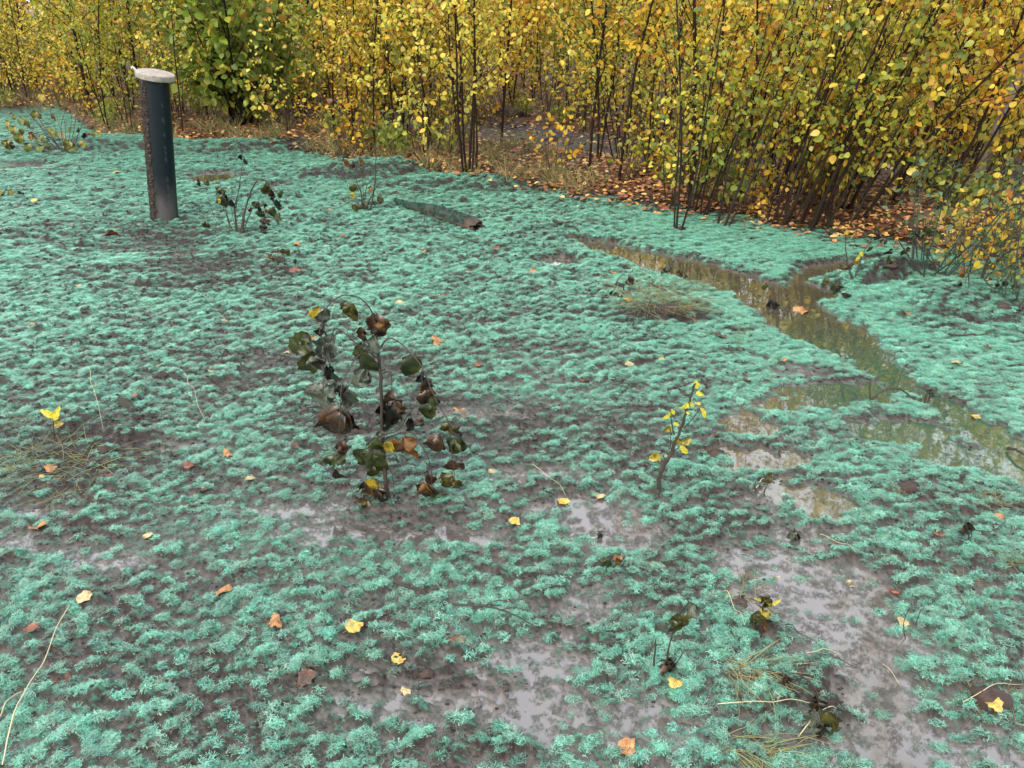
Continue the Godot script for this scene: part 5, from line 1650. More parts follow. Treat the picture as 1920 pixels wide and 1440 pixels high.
	wleaf(p, Vector3(-0.272, 0.134, 0.008), Vector3(-0.01, -0.084, 0), "green_fresh_wilt")
	wleaf(p, Vector3(-0.203, 0.187, 0.04), Vector3(0.018, -0.072, 0), "olive_fresh_wilt")
	wleaf(p, Vector3(-0.19, 0.118, -0.016), Vector3(0.015, -0.085, 0), "green_fresh_wilt")
	wleaf(p, Vector3(-0.224, 0.063, 0.016), Vector3(-0.088, -0.097, 0), "green_fresh_wilt")
	wleaf(p, Vector3(-0.204, 0.018, -0.04), Vector3(0.078, -0.037, 0), "green_fresh_wilt")
	wleaf(p, Vector3(-0.095, 0.275, -0.008), Vector3(0.015, -0.083, 0), "olive_fresh_wilt")
	wleaf(p, Vector3(-0.058, 0.255, 0.024), Vector3(0.04, -0.083, 0), "olive_fresh_wilt")
	wleaf(p, Vector3(0, 0.212, -0.032), Vector3(0.041, -0.084, 0), "fallen_pale")
	wleaf(p, Vector3(0.008, 0.417, 0), Vector3(-0.031, -0.07, 0), "orange_wilt")
	wleaf(p, Vector3(0.126, 0.138, 0.032), Vector3(-0.064, -0.108, 0), "olive_fresh_wilt")
	wleaf(p, Vector3(0.114, 0.105, -0.024), Vector3(0.004, -0.085, 0), "green_fresh_wilt")
	wleaf(p, Vector3(0.104, 0.05, 0.008), Vector3(0.076, -0.097, 0), "olive_fresh_wilt")
	wleaf(p, Vector3(0.264, 0.127, 0.04), Vector3(0.02, -0.072, 0), "yellow_wilt")
	wleaf(p, Vector3(0.272, 0.022, -0.016), Vector3(-0.015, -0.061, 0), "orange_wilt")
	wleaf(p, Vector3(-0.038, -0.034, 0.016), Vector3(0, -0.049, 0), "brown_wilt")
	wleaf(p, Vector3(0.135, 0.27, -0.04), Vector3(-0.027, -0.06, 0), "green_fresh_wilt")
	wleaf(p, Vector3(0.248, 0.263, -0.008), Vector3(-0.015, -0.059, 0), "dark_wilt")
	wleaf(p, Vector3(0.34, 0.22, 0.024), Vector3(-0.042, -0.071, 0), "dark_wilt")
	wleaf(p, Vector3(0.323, 0.212, -0.032), Vector3(0.029, -0.036, 0), "orange_wilt")
	wleaf(p, Vector3(0.417, 0.228, 0), Vector3(-0.008, -0.06, 0), "olive_fresh_wilt")
	wleaf(p, Vector3(0.51, 0.245, 0.032), Vector3(-0.029, -0.071, 0), "yellow_wilt")
	wleaf(p, Vector3(0.462, 0.622, -0.024), Vector3(0.005, -0.081, 0), "orange_wilt")
	wleaf(p, Vector3(-0.06, 0.648, 0.008), Vector3(-0.055, -0.069, 0), "yellow_wilt")
	wleaf(p, Vector3(-0.597, 0.526, 0.04), Vector3(-0.005, -0.058, 0), "orange_wilt")
	wleaf(p, Vector3(-0.587, 0.635, -0.016), Vector3(0.023, -0.046, 0), "olive_fresh_wilt")
	wleaf(p, Vector3(-0.658, 0.003, 0.016), Vector3(-0.024, -0.085, 0), "green_fresh_wilt")
	p = thing("seedling", "drooping seedling half out of view at the left edge, below the arching shrub", "sapling", Vector2(-4.72, -7.15))
	stem(p, [Vector3(-0.003, -0.01, 0), Vector3(0.052, 0.048, 0), Vector3(0.102, 0.105, 0), Vector3(0.144, 0.073, 0.03)], 0.004, 0.002, m_bark_dark)
	stem(p, [Vector3(-0.012, -0.01, 0), Vector3(0.011, 0.105, 0)], 0.004, 0.002, m_bark_dark)
	stem(p, [Vector3(0.105, 0.1, 0), Vector3(0.198, 0.064, 0.03)], 0.003, 0.001, m_bark_dark)
	wleaf(p, Vector3(0.089, 0.058, -0.04), Vector3(-0.01, -0.086, 0), "olive_fresh_wilt")
	wleaf(p, Vector3(0.174, 0.055, -0.008), Vector3(0.039, -0.067, 0), "dark_wilt")
	wleaf(p, Vector3(0.028, 0.081, 0.024), Vector3(-0.04, -0.105, 0), "green_fresh_wilt")
	wleaf(p, Vector3(-0.007, 0.041, -0.032), Vector3(0, -0.067, 0), "olive_fresh_wilt")
	p = thing("wilted_seedling", "single-stemmed seedling with one drooping olive leaf and one pale leaf, lower right", "sapling", Vector2(0.414, -1.512))
	stem(p, [Vector3(0, -0.003, 0), Vector3(-0.004, 0.07, 0), Vector3(0.002, 0.132, 0)], 0.0035, 0.002, m_bark_dark)
	stem(p, [Vector3(0.012, 0.193, 0), Vector3(0.019, 0.222, 0), Vector3(0.029, 0.235, 0)], 0.003, 0.002, m_bark_dark)
	stem(p, [Vector3(0.002, 0.132, 0), Vector3(0.009, 0.163, 0), Vector3(0.015, 0.196, 0)], 0.002, 0.001, m_bark_dark)
	stem(p, [Vector3(0.003, -0.003, 0), Vector3(0.019, 0.023, 0), Vector3(0.04, 0.084, 0)], 0.003, 0.0015, m_bark_dark)
	stem(p, [Vector3(-0.037, 0.023, 0), Vector3(-0.038, 0.077, 0), Vector3(-0.04, 0.12, 0)], 0.003, 0.0015, m_bark_dark)
	stem(p, [Vector3(-0.002, -0.003, 0), Vector3(-0.017, 0.006, 0), Vector3(-0.024, -0.016, 0)], 0.002, 0.001, m_bark_dark)
	stem(p, [Vector3(0.004, 0.003, 0), Vector3(0.015, 0.042, 0), Vector3(0.021, 0.054, 0)], 0.003, 0.001, m_bark_dark)
	wleaf(p, Vector3(0.015, 0.196, 0), Vector3(0, -0.06, 0), "olive_wilt")
	wleaf(p, Vector3(0.009, 0.2, 0.005), Vector3(-0.013, -0.03, 0), "green_wilt")
	wleaf(p, Vector3(0.018, 0.197, 0.005), Vector3(0.012, -0.03, 0), "olive_wilt")
	wleaf(p, Vector3(0.047, 0.211, -0.032), Vector3(0.021, -0.045, 0), "coated_wilt")
	wleaf(p, Vector3(-0.004, 0.045, 0), Vector3(0.005, -0.048, 0), "dark_wilt")
	wleaf(p, Vector3(-0.016, 0.068, 0.032), Vector3(0.009, -0.044, 0), "brown_wilt")
	wleaf(p, Vector3(0.006, 0.007, -0.024), Vector3(0.008, -0.036, 0), "dark_wilt")
	p = thing("leafy_seedling", "leafy seedling with green and yellow spotted leaves standing at the grey puddle, lower right", "sapling", Vector2(0.702, -1.638))
	stem(p, [Vector3(0.001, -0.007, 0), Vector3(-0.008, 0.075, 0), Vector3(-0.01, 0.123, 0), Vector3(-0.009, 0.142, 0)], 0.003, 0.002, m_bark_dark)
	wleaf(p, Vector3(0.001, 0.11, -0.04), Vector3(-0.025, -0.002, 0), "bright_yellow")
	wleaf(p, Vector3(-0.005, 0.135, -0.008), Vector3(0.023, -0.025, 0), "olive_wilt")
	wleaf(p, Vector3(-0.018, 0.161, 0.024), Vector3(0.019, -0.028, 0), "yellow_wilt")
	wleaf(p, Vector3(0.028, 0.098, -0.032), Vector3(0.024, 0.016, 0), "bright_yellow")
	wleaf(p, Vector3(-0.013, 0.107, 0), Vector3(0.036, -0.029, 0), "bright_yellow")
	wleaf(p, Vector3(-0.023, 0.13, 0.032), Vector3(0.016, -0.013, 0), "yellow_wilt")
	wleaf(p, Vector3(-0.011, 0.073, -0.024), Vector3(0.006, -0.046, 0), "olive_wilt")
	wleaf(p, Vector3(-0.026, 0.096, 0.008), Vector3(0, -0.042, 0), "green_wilt")
	wleaf(p, Vector3(-0.032, 0.125, 0.04), Vector3(0.007, -0.032, 0), "olive_wilt")
	wleaf(p, Vector3(-0.025, 0.067, -0.016), Vector3(-0.009, -0.02, 0), "bright_yellow")
	wleaf(p, Vector3(-0.01, 0.087, 0.016), Vector3(0.033, -0.026, 0), "brown_wilt")
	wleaf(p, Vector3(0.013, 0.008, -0.04), Vector3(-0.002, -0.037, 0), "yellow_wilt")
	wleaf(p, Vector3(0.001, 0.042, -0.008), Vector3(-0.001, -0.026, 0), "orange_wilt")
	wleaf(p, Vector3(-0.02, 0.161, 0.024), Vector3(-0.002, -0.022, 0), "dark_wilt")
	p = thing("collapsed_seedling", "collapsed dark wilted seedling coated with mulch, at the bottom right", "sapling", Vector2(0.758, -1.314))
	stem(p, [Vector3(0.004, 0.007, 0), Vector3(-0.011, 0.065, 0), Vector3(-0.036, 0.141, 0)], 0.003, 0.0025, m_bark_dark)
	stem(p, [Vector3(-0.036, 0.141, 0), Vector3(-0.058, 0.185, 0), Vector3(-0.097, 0.215, 0), Vector3(-0.112, 0.21, 0)], 0.003, 0.0015, m_bark_dark)
	stem(p, [Vector3(-0.011, 0.06, 0), Vector3(0.006, 0.074, 0)], 0.002, 0.001, m_bark_dark)
	wleaf(p, Vector3(-0.012, 0.092, -0.04), Vector3(-0.009, -0.032, 0), "dark_wilt")
	wleaf(p, Vector3(-0.025, 0.123, -0.008), Vector3(0.024, -0.029, 0), "dark_wilt")
	wleaf(p, Vector3(-0.045, 0.155, 0.024), Vector3(0.007, -0.031, 0), "brown_wilt")
	wleaf(p, Vector3(-0.013, 0.065, -0.032), Vector3(-0.019, -0.042, 0), "coated_wilt")
	wleaf(p, Vector3(-0.032, 0.092, 0), Vector3(-0.017, -0.055, 0), "coated_wilt")
	wleaf(p, Vector3(-0.04, 0.133, 0.032), Vector3(0.013, -0.049, 0), "coated_wilt")
	wleaf(p, Vector3(-0.001, 0.055, -0.024), Vector3(-0.01, -0.056, 0), "dark_wilt")
	wleaf(p, Vector3(-0.007, 0.097, 0.008), Vector3(0.026, -0.045, 0), "olive_wilt")
	wleaf(p, Vector3(-0.019, 0.129, 0.04), Vector3(0.01, -0.053, 0), "olive_wilt")
	wleaf(p, Vector3(0.012, 0.042, -0.016), Vector3(0.006, -0.033, 0), "dark_wilt")
	wleaf(p, Vector3(-0.013, 0.061, 0.016), Vector3(-0.003, -0.037, 0), "dark_wilt")
	wleaf(p, Vector3(0.03, -0.01, -0.04), Vector3(0.02, -0.038, 0), "dark_wilt")
	wleaf(p, Vector3(-0.009, 0.032, -0.008), Vector3(-0.011, -0.033, 0), "coated_wilt")
	wleaf(p, Vector3(0.008, 0.07, 0.024), Vector3(0.001, -0.023, 0), "green_wilt")
	p = thing("leaf_wad", "small dark wad of wilted leaf in green mulch above the collapsed seedling", "sapling", Vector2(0.707, -1.457))
	stem(p, [Vector3(-0.001, -0.002, 0), Vector3(0.001, 0.026, 0), Vector3(0, 0.043, 0)], 0.003, 0.002, m_bark_dark)
	wleaf(p, Vector3(0.02, -0.002, -0.04), Vector3(-0.015, -0.039, 0), "dark_wilt")
	wleaf(p, Vector3(0.003, 0.03, -0.008), Vector3(0.004, -0.039, 0), "dark_wilt")
	wleaf(p, Vector3(-0.011, 0.066, 0.024), Vector3(0.011, -0.035, 0), "brown_wilt")
	p = thing("arching_twig", "bowed twig arching over the green runnel with rotted leaves at its end, right", "sapling", Vector2(1.613, -3.075))
	stem(p, [Vector3(-0.001, -0.005, 0), Vector3(0.002, 0.025, 0), Vector3(0.038, 0.065, 0), Vector3(0.088, 0.083, 0), Vector3(0.136, 0.065, 0), Vector3(0.196, 0.02, 0), Vector3(0.234, -0.01, 0), Vector3(0.273, -0.061, 0), Vector3(0.309, -0.098, 0)], 0.006, 0.0025, m_bark_dark)
	stem(p, [Vector3(0, 0.01, 0), Vector3(-0.017, 0.07, 0), Vector3(-0.022, 0.13, 0)], 0.004, 0.002, m_bark_dark)
	stem(p, [Vector3(-0.005, 0.015, 0), Vector3(-0.06, 0.02, 0), Vector3(-0.116, 0.033, 0)], 0.002, 0.001, m_bark_dark)
	stem(p, [Vector3(0.003, 0.005, 0), Vector3(0.031, -0.01, 0), Vector3(0.056, -0.031, 0)], 0.002, 0.001, m_bark_dark)
	stem(p, [Vector3(0, 0.01, 0), Vector3(-0.007, 0, 0), Vector3(-0.025, 0.003, 0)], 0.004, 0.001, m_bark_dark)
	wleaf(p, Vector3(0.235, -0.011, -0.04), Vector3(-0.025, -0.031, 0), "dark_wilt")
	wleaf(p, Vector3(0.212, 0.006, -0.008), Vector3(-0.018, -0.061, 0), "brown_wilt")
	wleaf(p, Vector3(0.215, 0.002, 0.024), Vector3(0.003, -0.051, 0), "dark_wilt")
	wleaf(p, Vector3(0.256, -0.037, -0.032), Vector3(0.012, -0.073, 0), "dark_wilt")
	wleaf(p, Vector3(0.246, -0.041, 0), Vector3(0.024, -0.062, 0), "coated_wilt")
	wleaf(p, Vector3(0.243, -0.039, 0.032), Vector3(-0.006, -0.051, 0), "coated_wilt")
	wleaf(p, Vector3(0.288, -0.074, -0.024), Vector3(0.025, -0.047, 0), "dark_wilt")
	wleaf(p, Vector3(0.287, -0.078, 0.008), Vector3(0.02, -0.047, 0), "coated_wilt")
	wleaf(p, Vector3(0.283, -0.07, 0.04), Vector3(0.047, -0.046, 0), "yellow_wilt")
	wleaf(p, Vector3(0.327, -0.101, -0.016), Vector3(0.04, -0.031, 0), "coated_wilt")
	wleaf(p, Vector3(-0.01, 0.028, 0.016), Vector3(-0.012, -0.03, 0), "dark_wilt")
	wleaf(p, Vector3(0.025, -0.005, -0.04), Vector3(0.006, -0.028, 0), "dark_wilt")
	wleaf(p, Vector3(0.2, -0.004, -0.008), Vector3(-0.005, -0.036, 0), "dark_wilt")
	wleaf(p, Vector3(0.206, 0.002, 0.024), Vector3(0.003, -0.051, 0), "dark_wilt")
	p = thing("wilted_stub", "short blackened stub folded over beside the bowed twig", "sapling", Vector2(1.87, -3.095))
	stem(p, [Vector3(-0.002, -0.003, 0), Vector3(-0.005, 0.041, 0), Vector3(-0.004, 0.066, 0)], 0.005, 0.004, m_bark_dark)
	stem(p, [Vector3(0.005, 0, 0), Vector3(0.015, 0.03, 0), Vector3(0.013, 0.058, 0)], 0.005, 0.004, m_bark_dark)
	stem(p, [Vector3(-0.004, 0.066, 0), Vector3(-0.053, 0.083, 0), Vector3(-0.078, 0.076, 0)], 0.003, 0.001, m_bark_dark)
	wleaf(p, Vector3(0.019, 0.051, -0.04), Vector3(0.024, -0.015, 0), "dark_wilt")
	wleaf(p, Vector3(0.015, 0.059, -0.008), Vector3(0.004, -0.028, 0), "dark_wilt")
	p = thing("curled_twig", "dark curled twig with rotted leaves beside the dead grass clump, left of the runnel", "sapling", Vector2(0.632, -4.393))
	stem(p, [Vector3(-0.016, -0.018, 0), Vector3(0.022, 0.012, 0), Vector3(0.035, 0.072, 0), Vector3(-0.001, 0.108, 0), Vector3(-0.021, 0.06, 0), Vector3(-0.04, 0.048, 0)], 0.006, 0.003, m_bark_dark)
	stem(p, [Vector3(-0.021, 0.06, 0), Vector3(-0.002, 0.125, 0), Vector3(0.024, 0.158, 0)], 0.004, 0.002, m_bark_dark)
	stem(p, [Vector3(-0.011, -0.006, 0), Vector3(-0.018, 0.018, 0), Vector3(-0.003, 0.042, 0)], 0.005, 0.002, m_bark_dark)
	stem(p, [Vector3(0.03, 0.06, 0), Vector3(0.083, 0.036, 0), Vector3(0.108, 0.006, 0)], 0.004, 0.001, m_bark_dark)
	wleaf(p, Vector3(0.069, 0.124, -0.04), Vector3(0.016, -0.066, 0), "dark_wilt")
	wleaf(p, Vector3(0.072, 0.134, -0.008), Vector3(0.021, -0.053, 0), "brown_wilt")
	wleaf(p, Vector3(0.051, 0.133, 0.024), Vector3(-0.004, -0.029, 0), "dark_wilt")
	wleaf(p, Vector3(-0.028, 0.049, -0.032), Vector3(-0.008, -0.018, 0), "dark_wilt")
	wleaf(p, Vector3(0.003, 0.048, 0), Vector3(-0.016, -0.024, 0), "brown_wilt")
	wleaf(p, Vector3(-0.063, 0.047, 0.032), Vector3(-0.027, -0.03, 0), "dark_wilt")
	wleaf(p, Vector3(-0.043, 0.009, -0.024), Vector3(-0.021, -0.036, 0), "dark_wilt")
	wleaf(p, Vector3(0.09, 0.009, 0.008), Vector3(0.03, -0.018, 0), "dark_wilt")
	p = thing("leaf_wad", "two dark wilted leaves standing in the runnel's near bank", "sapling", Vector2(1.124, -4.863))
	stem(p, [Vector3(0.032, -0.006, 0), Vector3(-0.008, 0.019, 0), Vector3(-0.112, 0.071, 0)], 0.003, 0.002, m_bark_dark)
	stem(p, [Vector3(-0.001, 0.006, 0), Vector3(-0.017, 0.045, 0), Vector3(-0.031, 0.065, 0)], 0.002, 0.001, m_bark_dark)
	wleaf(p, Vector3(-0.09, 0.078, -0.04), Vector3(-0.024, -0.052, 0), "green_wilt")
	wleaf(p, Vector3(-0.123, 0.075, -0.008), Vector3(-0.003, -0.032, 0), "dark_wilt")
	wleaf(p, Vector3(-0.043, 0.072, 0.024), Vector3(0.039, -0.026, 0), "dark_wilt")
	wleaf(p, Vector3(-0.017, 0.048, -0.032), Vector3(0.023, -0.045, 0), "dark_wilt")
	wleaf(p, Vector3(0.004, 0.026, 0), Vector3(0.029, -0.039, 0), "dark_wilt")
	wleaf(p, Vector3(-0.149, 0.075, 0.032), Vector3(0.006, -0.038, 0), "green_wilt")
	p = thing("thin_sapling", "thin two-stemmed sapling with yellow leaves beside the side pool, right", "sapling", Vector2(2.135, -4.621))
	stem(p, [Vector3(-0.003, -0.01, 0), Vector3(-0.053, 0.085, 0), Vector3(-0.085, 0.197, 0), Vector3(-0.104, 0.289, 0), Vector3(-0.125, 0.352, 0)], 0.005, 0.0015, m_bark_dark)
	stem(p, [Vector3(0.002, -0.01, 0), Vector3(0.02, 0.085, 0), Vector3(0.032, 0.16, 0), Vector3(0.06, 0.243, 0), Vector3(0.093, 0.298, 0)], 0.005, 0.0015, m_bark_dark)
	stem(p, [Vector3(0.001, -0.005, 0), Vector3(-0.031, 0.067, 0), Vector3(-0.024, 0.123, 0)], 0.003, 0.001, m_bark_dark)
	stem(p, [Vector3(0.009, 0, 0), Vector3(0.025, 0.057, 0), Vector3(0.025, 0.104, 0)], 0.003, 0.001, m_bark_dark)
	wleaf(p, Vector3(0.096, 0.323, -0.04), Vector3(-0.001, -0.036, 0), "olive_wilt")
	wleaf(p, Vector3(0.011, 0.148, -0.008), Vector3(-0.009, -0.047, 0), "bright_yellow")
	wleaf(p, Vector3(0.001, 0.177, 0.024), Vector3(0.025, -0.037, 0), "bright_yellow")
	wleaf(p, Vector3(0.012, 0.122, -0.032), Vector3(-0.004, -0.028, 0), "yellow_wilt")
	wleaf(p, Vector3(-0.095, 0.307, 0), Vector3(-0.002, -0.036, 0), "yellow_wilt")
	wleaf(p, Vector3(0.054, 0.207, 0.032), Vector3(-0.012, -0.028, 0), "green_wilt")
	wleaf(p, Vector3(0.116, 0.282, -0.024), Vector3(-0.007, -0.055, 0), "dark_wilt")
	wleaf(p, Vector3(0.134, 0.255, 0.008), Vector3(-0.017, -0.027, 0), "dark_wilt")
	wleaf(p, Vector3(0.138, 0.255, 0.04), Vector3(-0.008, -0.023, 0), "dark_wilt")
	wleaf(p, Vector3(-0.036, 0.08, -0.016), Vector3(-0.02, -0.038, 0), "dark_wilt")
	p = thing("wilted_seedling", "small wilted seedling on the tongue of mulch right of the runnel", "sapling", Vector2(2.015, -4.383))
	stem(p, [Vector3(0.002, -0.009, 0), Vector3(-0.042, 0.037, 0), Vector3(-0.086, 0.091, 0)], 0.004, 0.001, m_bark_dark)
	stem(p, [Vector3(0, 0, 0), Vector3(-0.016, 0.037, 0), Vector3(-0.01, 0.055, 0)], 0.003, 0.001, m_bark_dark)
	wleaf(p, Vector3(-0.071, 0.087, -0.04), Vector3(0.012, -0.064, 0), "green_wilt")
	wleaf(p, Vector3(-0.057, 0.089, -0.008), Vector3(0, -0.046, 0), "dark_wilt")
	wleaf(p, Vector3(-0.163, 0.136, 0.024), Vector3(0.005, -0.054, 0), "olive_wilt")
	wleaf(p, Vector3(-0.012, 0.035, -0.032), Vector3(0.003, -0.037, 0), "brown_wilt")
	wleaf(p, Vector3(-0.009, 0.046, 0), Vector3(0.009, -0.046, 0), "brown_wilt")
	wleaf(p, Vector3(0.051, -0.016, 0.032), Vector3(-0.01, -0.037, 0), "dark_wilt")
	wleaf(p, Vector3(0.1, -0.037, -0.024), Vector3(-0.004, -0.047, 0), "dark_wilt")
	p = thing("leaf_wad", "dark clumped leaf standing in the runnel at its fork", "sapling", Vector2(1.552, -4.309))
	stem(p, [Vector3(0.009, -0.005, 0), Vector3(-0.018, 0.036, 0)], 0.004, 0.003, m_bark_dark)
	wleaf(p, Vector3(-0.017, 0.054, -0.04), Vector3(-0.004, -0.059, 0), "dark_wilt")
	wleaf(p, Vector3(-0.018, 0.051, -0.008), Vector3(0.014, -0.064, 0), "dark_wilt")
	wleaf(p, Vector3(-0.007, 0.054, 0.024), Vector3(0.025, -0.054, 0), "dark_wilt")
	wleaf(p, Vector3(0.002, 0.025, -0.032), Vector3(0.034, 0, 0), "dark_wilt")
	wleaf(p, Vector3(-0.07, 0.161, 0), Vector3(-0.002, -0.044, 0), "olive_wilt")
	p = thing("drooping_twig", "drooping leafy twig with dark green leaves hanging over the mound on the right", "sapling", Vector2(2.55, -4.594))
	stem(p, [Vector3(0.001, -0.005, 0), Vector3(-0.131, 0.141, 0), Vector3(-0.203, 0.224, 0), Vector3(-0.219, 0.178, 0)], 0.005, 0.0015, m_bark_dark)
	stem(p, [Vector3(0.07, 0.047, 0), Vector3(-0.048, 0.169, 0), Vector3(-0.115, 0.269, 0), Vector3(-0.084, 0.324, 0), Vector3(-0.025, 0.297, 0)], 0.005, 0.0015, m_bark_dark)
	stem(p, [Vector3(-0.036, 0, 0), Vector3(-0.077, -0.019, 0), Vector3(0.006, -0.067, 0)], 0.004, 0.001, m_bark_dark)
	stem(p, [Vector3(0.07, 0.047, 0), Vector3(0.012, 0.141, 0), Vector3(-0.03, 0.206, 0)], 0.004, 0.001, m_bark_dark)
	wleaf(p, Vector3(-0.202, 0.156, -0.04), Vector3(-0.042, -0.037, 0), "dark_wilt")
	wleaf(p, Vector3(-0.219, 0.111, -0.008), Vector3(0.001, -0.047, 0), "green_wilt")
	wleaf(p, Vector3(-0.166, 0.167, 0.024), Vector3(-0.01, -0.037, 0), "dark_wilt")
	wleaf(p, Vector3(-0.113, 0.168, -0.032), Vector3(-0.008, -0.047, 0), "green_wilt")
	wleaf(p, Vector3(-0.1, 0.279, 0), Vector3(-0.016, -0.045, 0), "dark_wilt")
	wleaf(p, Vector3(-0.064, 0.324, 0.032), Vector3(-0.003, -0.063, 0), "green_wilt")
	wleaf(p, Vector3(-0.011, 0.29, -0.024), Vector3(0.013, -0.055, 0), "green_wilt")
	wleaf(p, Vector3(-0.007, 0.226, 0.008), Vector3(-0.016, -0.046, 0), "orange_wilt")
	wleaf(p, Vector3(-0.075, 0.281, 0.04), Vector3(0, -0.036, 0), "green_wilt")
	wleaf(p, Vector3(-0.008, 0.145, -0.016), Vector3(0.036, -0.037, 0), "dark_wilt")
	wleaf(p, Vector3(-0.084, -0.023, 0.016), Vector3(-0.01, -0.038, 0), "dark_wilt")
	wleaf(p, Vector3(0.015, -0.062, -0.04), Vector3(0.032, -0.019, 0), "yellow_wilt")
	wleaf(p, Vector3(-0.078, 0.276, -0.008), Vector3(-0.029, -0.027, 0), "dark_wilt")
	p = thing("drooping_twig", "drooping twig with two dark hanging leaves, lower edge of the right mound", "sapling", Vector2(2.642, -4.236))
	stem(p, [Vector3(0.018, 0.124, 0), Vector3(-0.031, 0.089, 0), Vector3(-0.034, 0.036, 0)], 0.004, 0.001, m_bark_dark)
	stem(p, [Vector3(-0.031, 0.089, 0), Vector3(0.009, -0.036, 0)], 0.004, 0.001, m_bark_dark)
	stem(p, [Vector3(0.023, 0.107, 0), Vector3(0.114, 0.018, 0), Vector3(0.167, 0.009, 0)], 0.004, 0.001, m_bark_dark)
	wleaf(p, Vector3(-0.053, 0.093, -0.04), Vector3(0.02, -0.045, 0), "orange_wilt")
	wleaf(p, Vector3(-0.068, 0.051, -0.008), Vector3(0.02, -0.045, 0), "dark_wilt")
	wleaf(p, Vector3(-0.03, 0, 0.024), Vector3(-0.018, -0.045, 0), "green_wilt")
	wleaf(p, Vector3(0.02, -0.012, -0.032), Vector3(0.023, -0.055, 0), "brown_wilt")
	wleaf(p, Vector3(0.005, -0.054, 0), Vector3(-0.003, -0.037, 0), "green_wilt")
	wleaf(p, Vector3(0.13, 0.048, 0.032), Vector3(0.006, -0.022, 0), "dark_wilt")
	wleaf(p, Vector3(0.271, 0.018, -0.024), Vector3(0.006, -0.036, 0), "olive_wilt")
	wleaf(p, Vector3(0.273, 0.066, 0.008), Vector3(0.024, -0.027, 0), "fallen_red")
	wleaf(p, Vector3(0.073, 0.086, 0.04), Vector3(-0.01, -0.026, 0), "dark_wilt")
	wleaf(p, Vector3(0.199, 0.048, -0.016), Vector3(-0.011, -0.054, 0), "dark_wilt")


# ---------------------------------------------------------------- small things
func fallen(at: Vector2, size: float, kind: String, label: String, tilt := 0.25, group := "") -> void:
	var o := part("fallen_leaf", leaf_of(kind, rng.randi() % 4), m_wilt, self)
	tag(o, label, "leaf", group)
	var up := (Vector3.UP + rvec() * tilt).normalized()
	var a := rng.randf() * TAU2
	o.transform = Transform3D(towards(Vector3(cos(a), r(-0.1, 0.1), sin(a)), up).scaled_local(Vector3.ONE * size * 0.85), Vector3(at.x, height(at.x, at.y) + 0.008, at.y))
	o.position -= o.basis.z * 0.5


func grass(called: String, label: String, at: Vector2, n: int, len: float, spread: float, col: Color, flat := 0.7, lean := Vector2.ZERO) -> void:
	var p := thing(called, label, "grass", at)
	var s := Shape.new()
	for k in n:
		var a := rng.randf() * TAU2
		var d := Vector3(cos(a) + lean.x, r(0.2, 1.6) * (1.0 - flat) + 0.12, sin(a) + lean.y).normalized()
		var from := Vector3(r(-1, 1) * spread, 0.0, r(-1, 1) * spread * 0.6)
		var l := len * r(0.25, 0.95)
		var pts := grow(from, d, l, 5, 0.26, -0.14)
		for q in pts.size():
			pts[q].y = maxf(pts[q].y, 0.006 + 0.004 * q * rng.randf())
		var w := r(0.0006, 0.0014)
		var c := shade(col.lerp(Color(0.24, 0.21, 0.125), rng.randf() * 0.7), r(0.45, 1.15))
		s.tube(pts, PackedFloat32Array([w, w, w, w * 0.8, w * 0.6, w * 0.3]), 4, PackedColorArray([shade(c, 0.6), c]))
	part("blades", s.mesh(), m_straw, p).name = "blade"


func straw(label: String, a: Vector2, b: Vector2, w := 0.0016, sag := 0.02, group := "") -> void:
	var p := thing("straw_stalk", label, "straw", a, group)
	var ab := Vector3(b.x - a.x, 0, b.y - a.y)
	var pts := []
	for k in 6:
		var t := k / 5.0
		var q := ab * t
		q.y = height(a.x + q.x, a.y + q.z) - p.position.y + 0.012 + sin(PI * t) * sag
		pts.append(q + Vector3(r(-1, 1), 0, r(-1, 1)) * ab.length() * 0.015)
	stem(p, pts, w, w * 0.6, m_stalk(), "stalk")


var stalk_mat: StandardMaterial3D


func m_stalk() -> StandardMaterial3D:
	if stalk_mat == null:
		stalk_mat = mat(0.6, false, Color(0.45, 0.4, 0.24).linear_to_srgb())
	return stalk_mat


func twig(label: String, a: Vector2, b: Vector2, w: float, sag := 0.01, forks := 1) -> void:
	var p := thing("fallen_twig", label, "twig", a)
	var ab := Vector3(b.x - a.x, 0, b.y - a.y)
	var pts := []
	for k in 6:
		var t := k / 5.0
		var q := ab * t
		q.y = height(a.x + q.x, a.y + q.z) - p.position.y + 0.008 + w + sin(PI * t) * sag
		pts.append(q + Vector3(r(-1, 1), 0, r(-1, 1)) * ab.length() * 0.02)
	stem(p, pts, w, w * 0.5, m_bark_dark, "twig_stem")
	for k in forks:
		var f: Vector3 = pts[2 + k % 3]
		stem(p, [f, f + ab.rotated(Vector3.UP, r(-0.8, 0.8)) * 0.15 + Vector3(0, 0.015, 0), f + ab.rotated(Vector3.UP, r(-0.9, 0.9)) * 0.25 + Vector3(0, 0.01, 0)], w * 0.5, w * 0.3, m_bark_dark, "side_shoot")


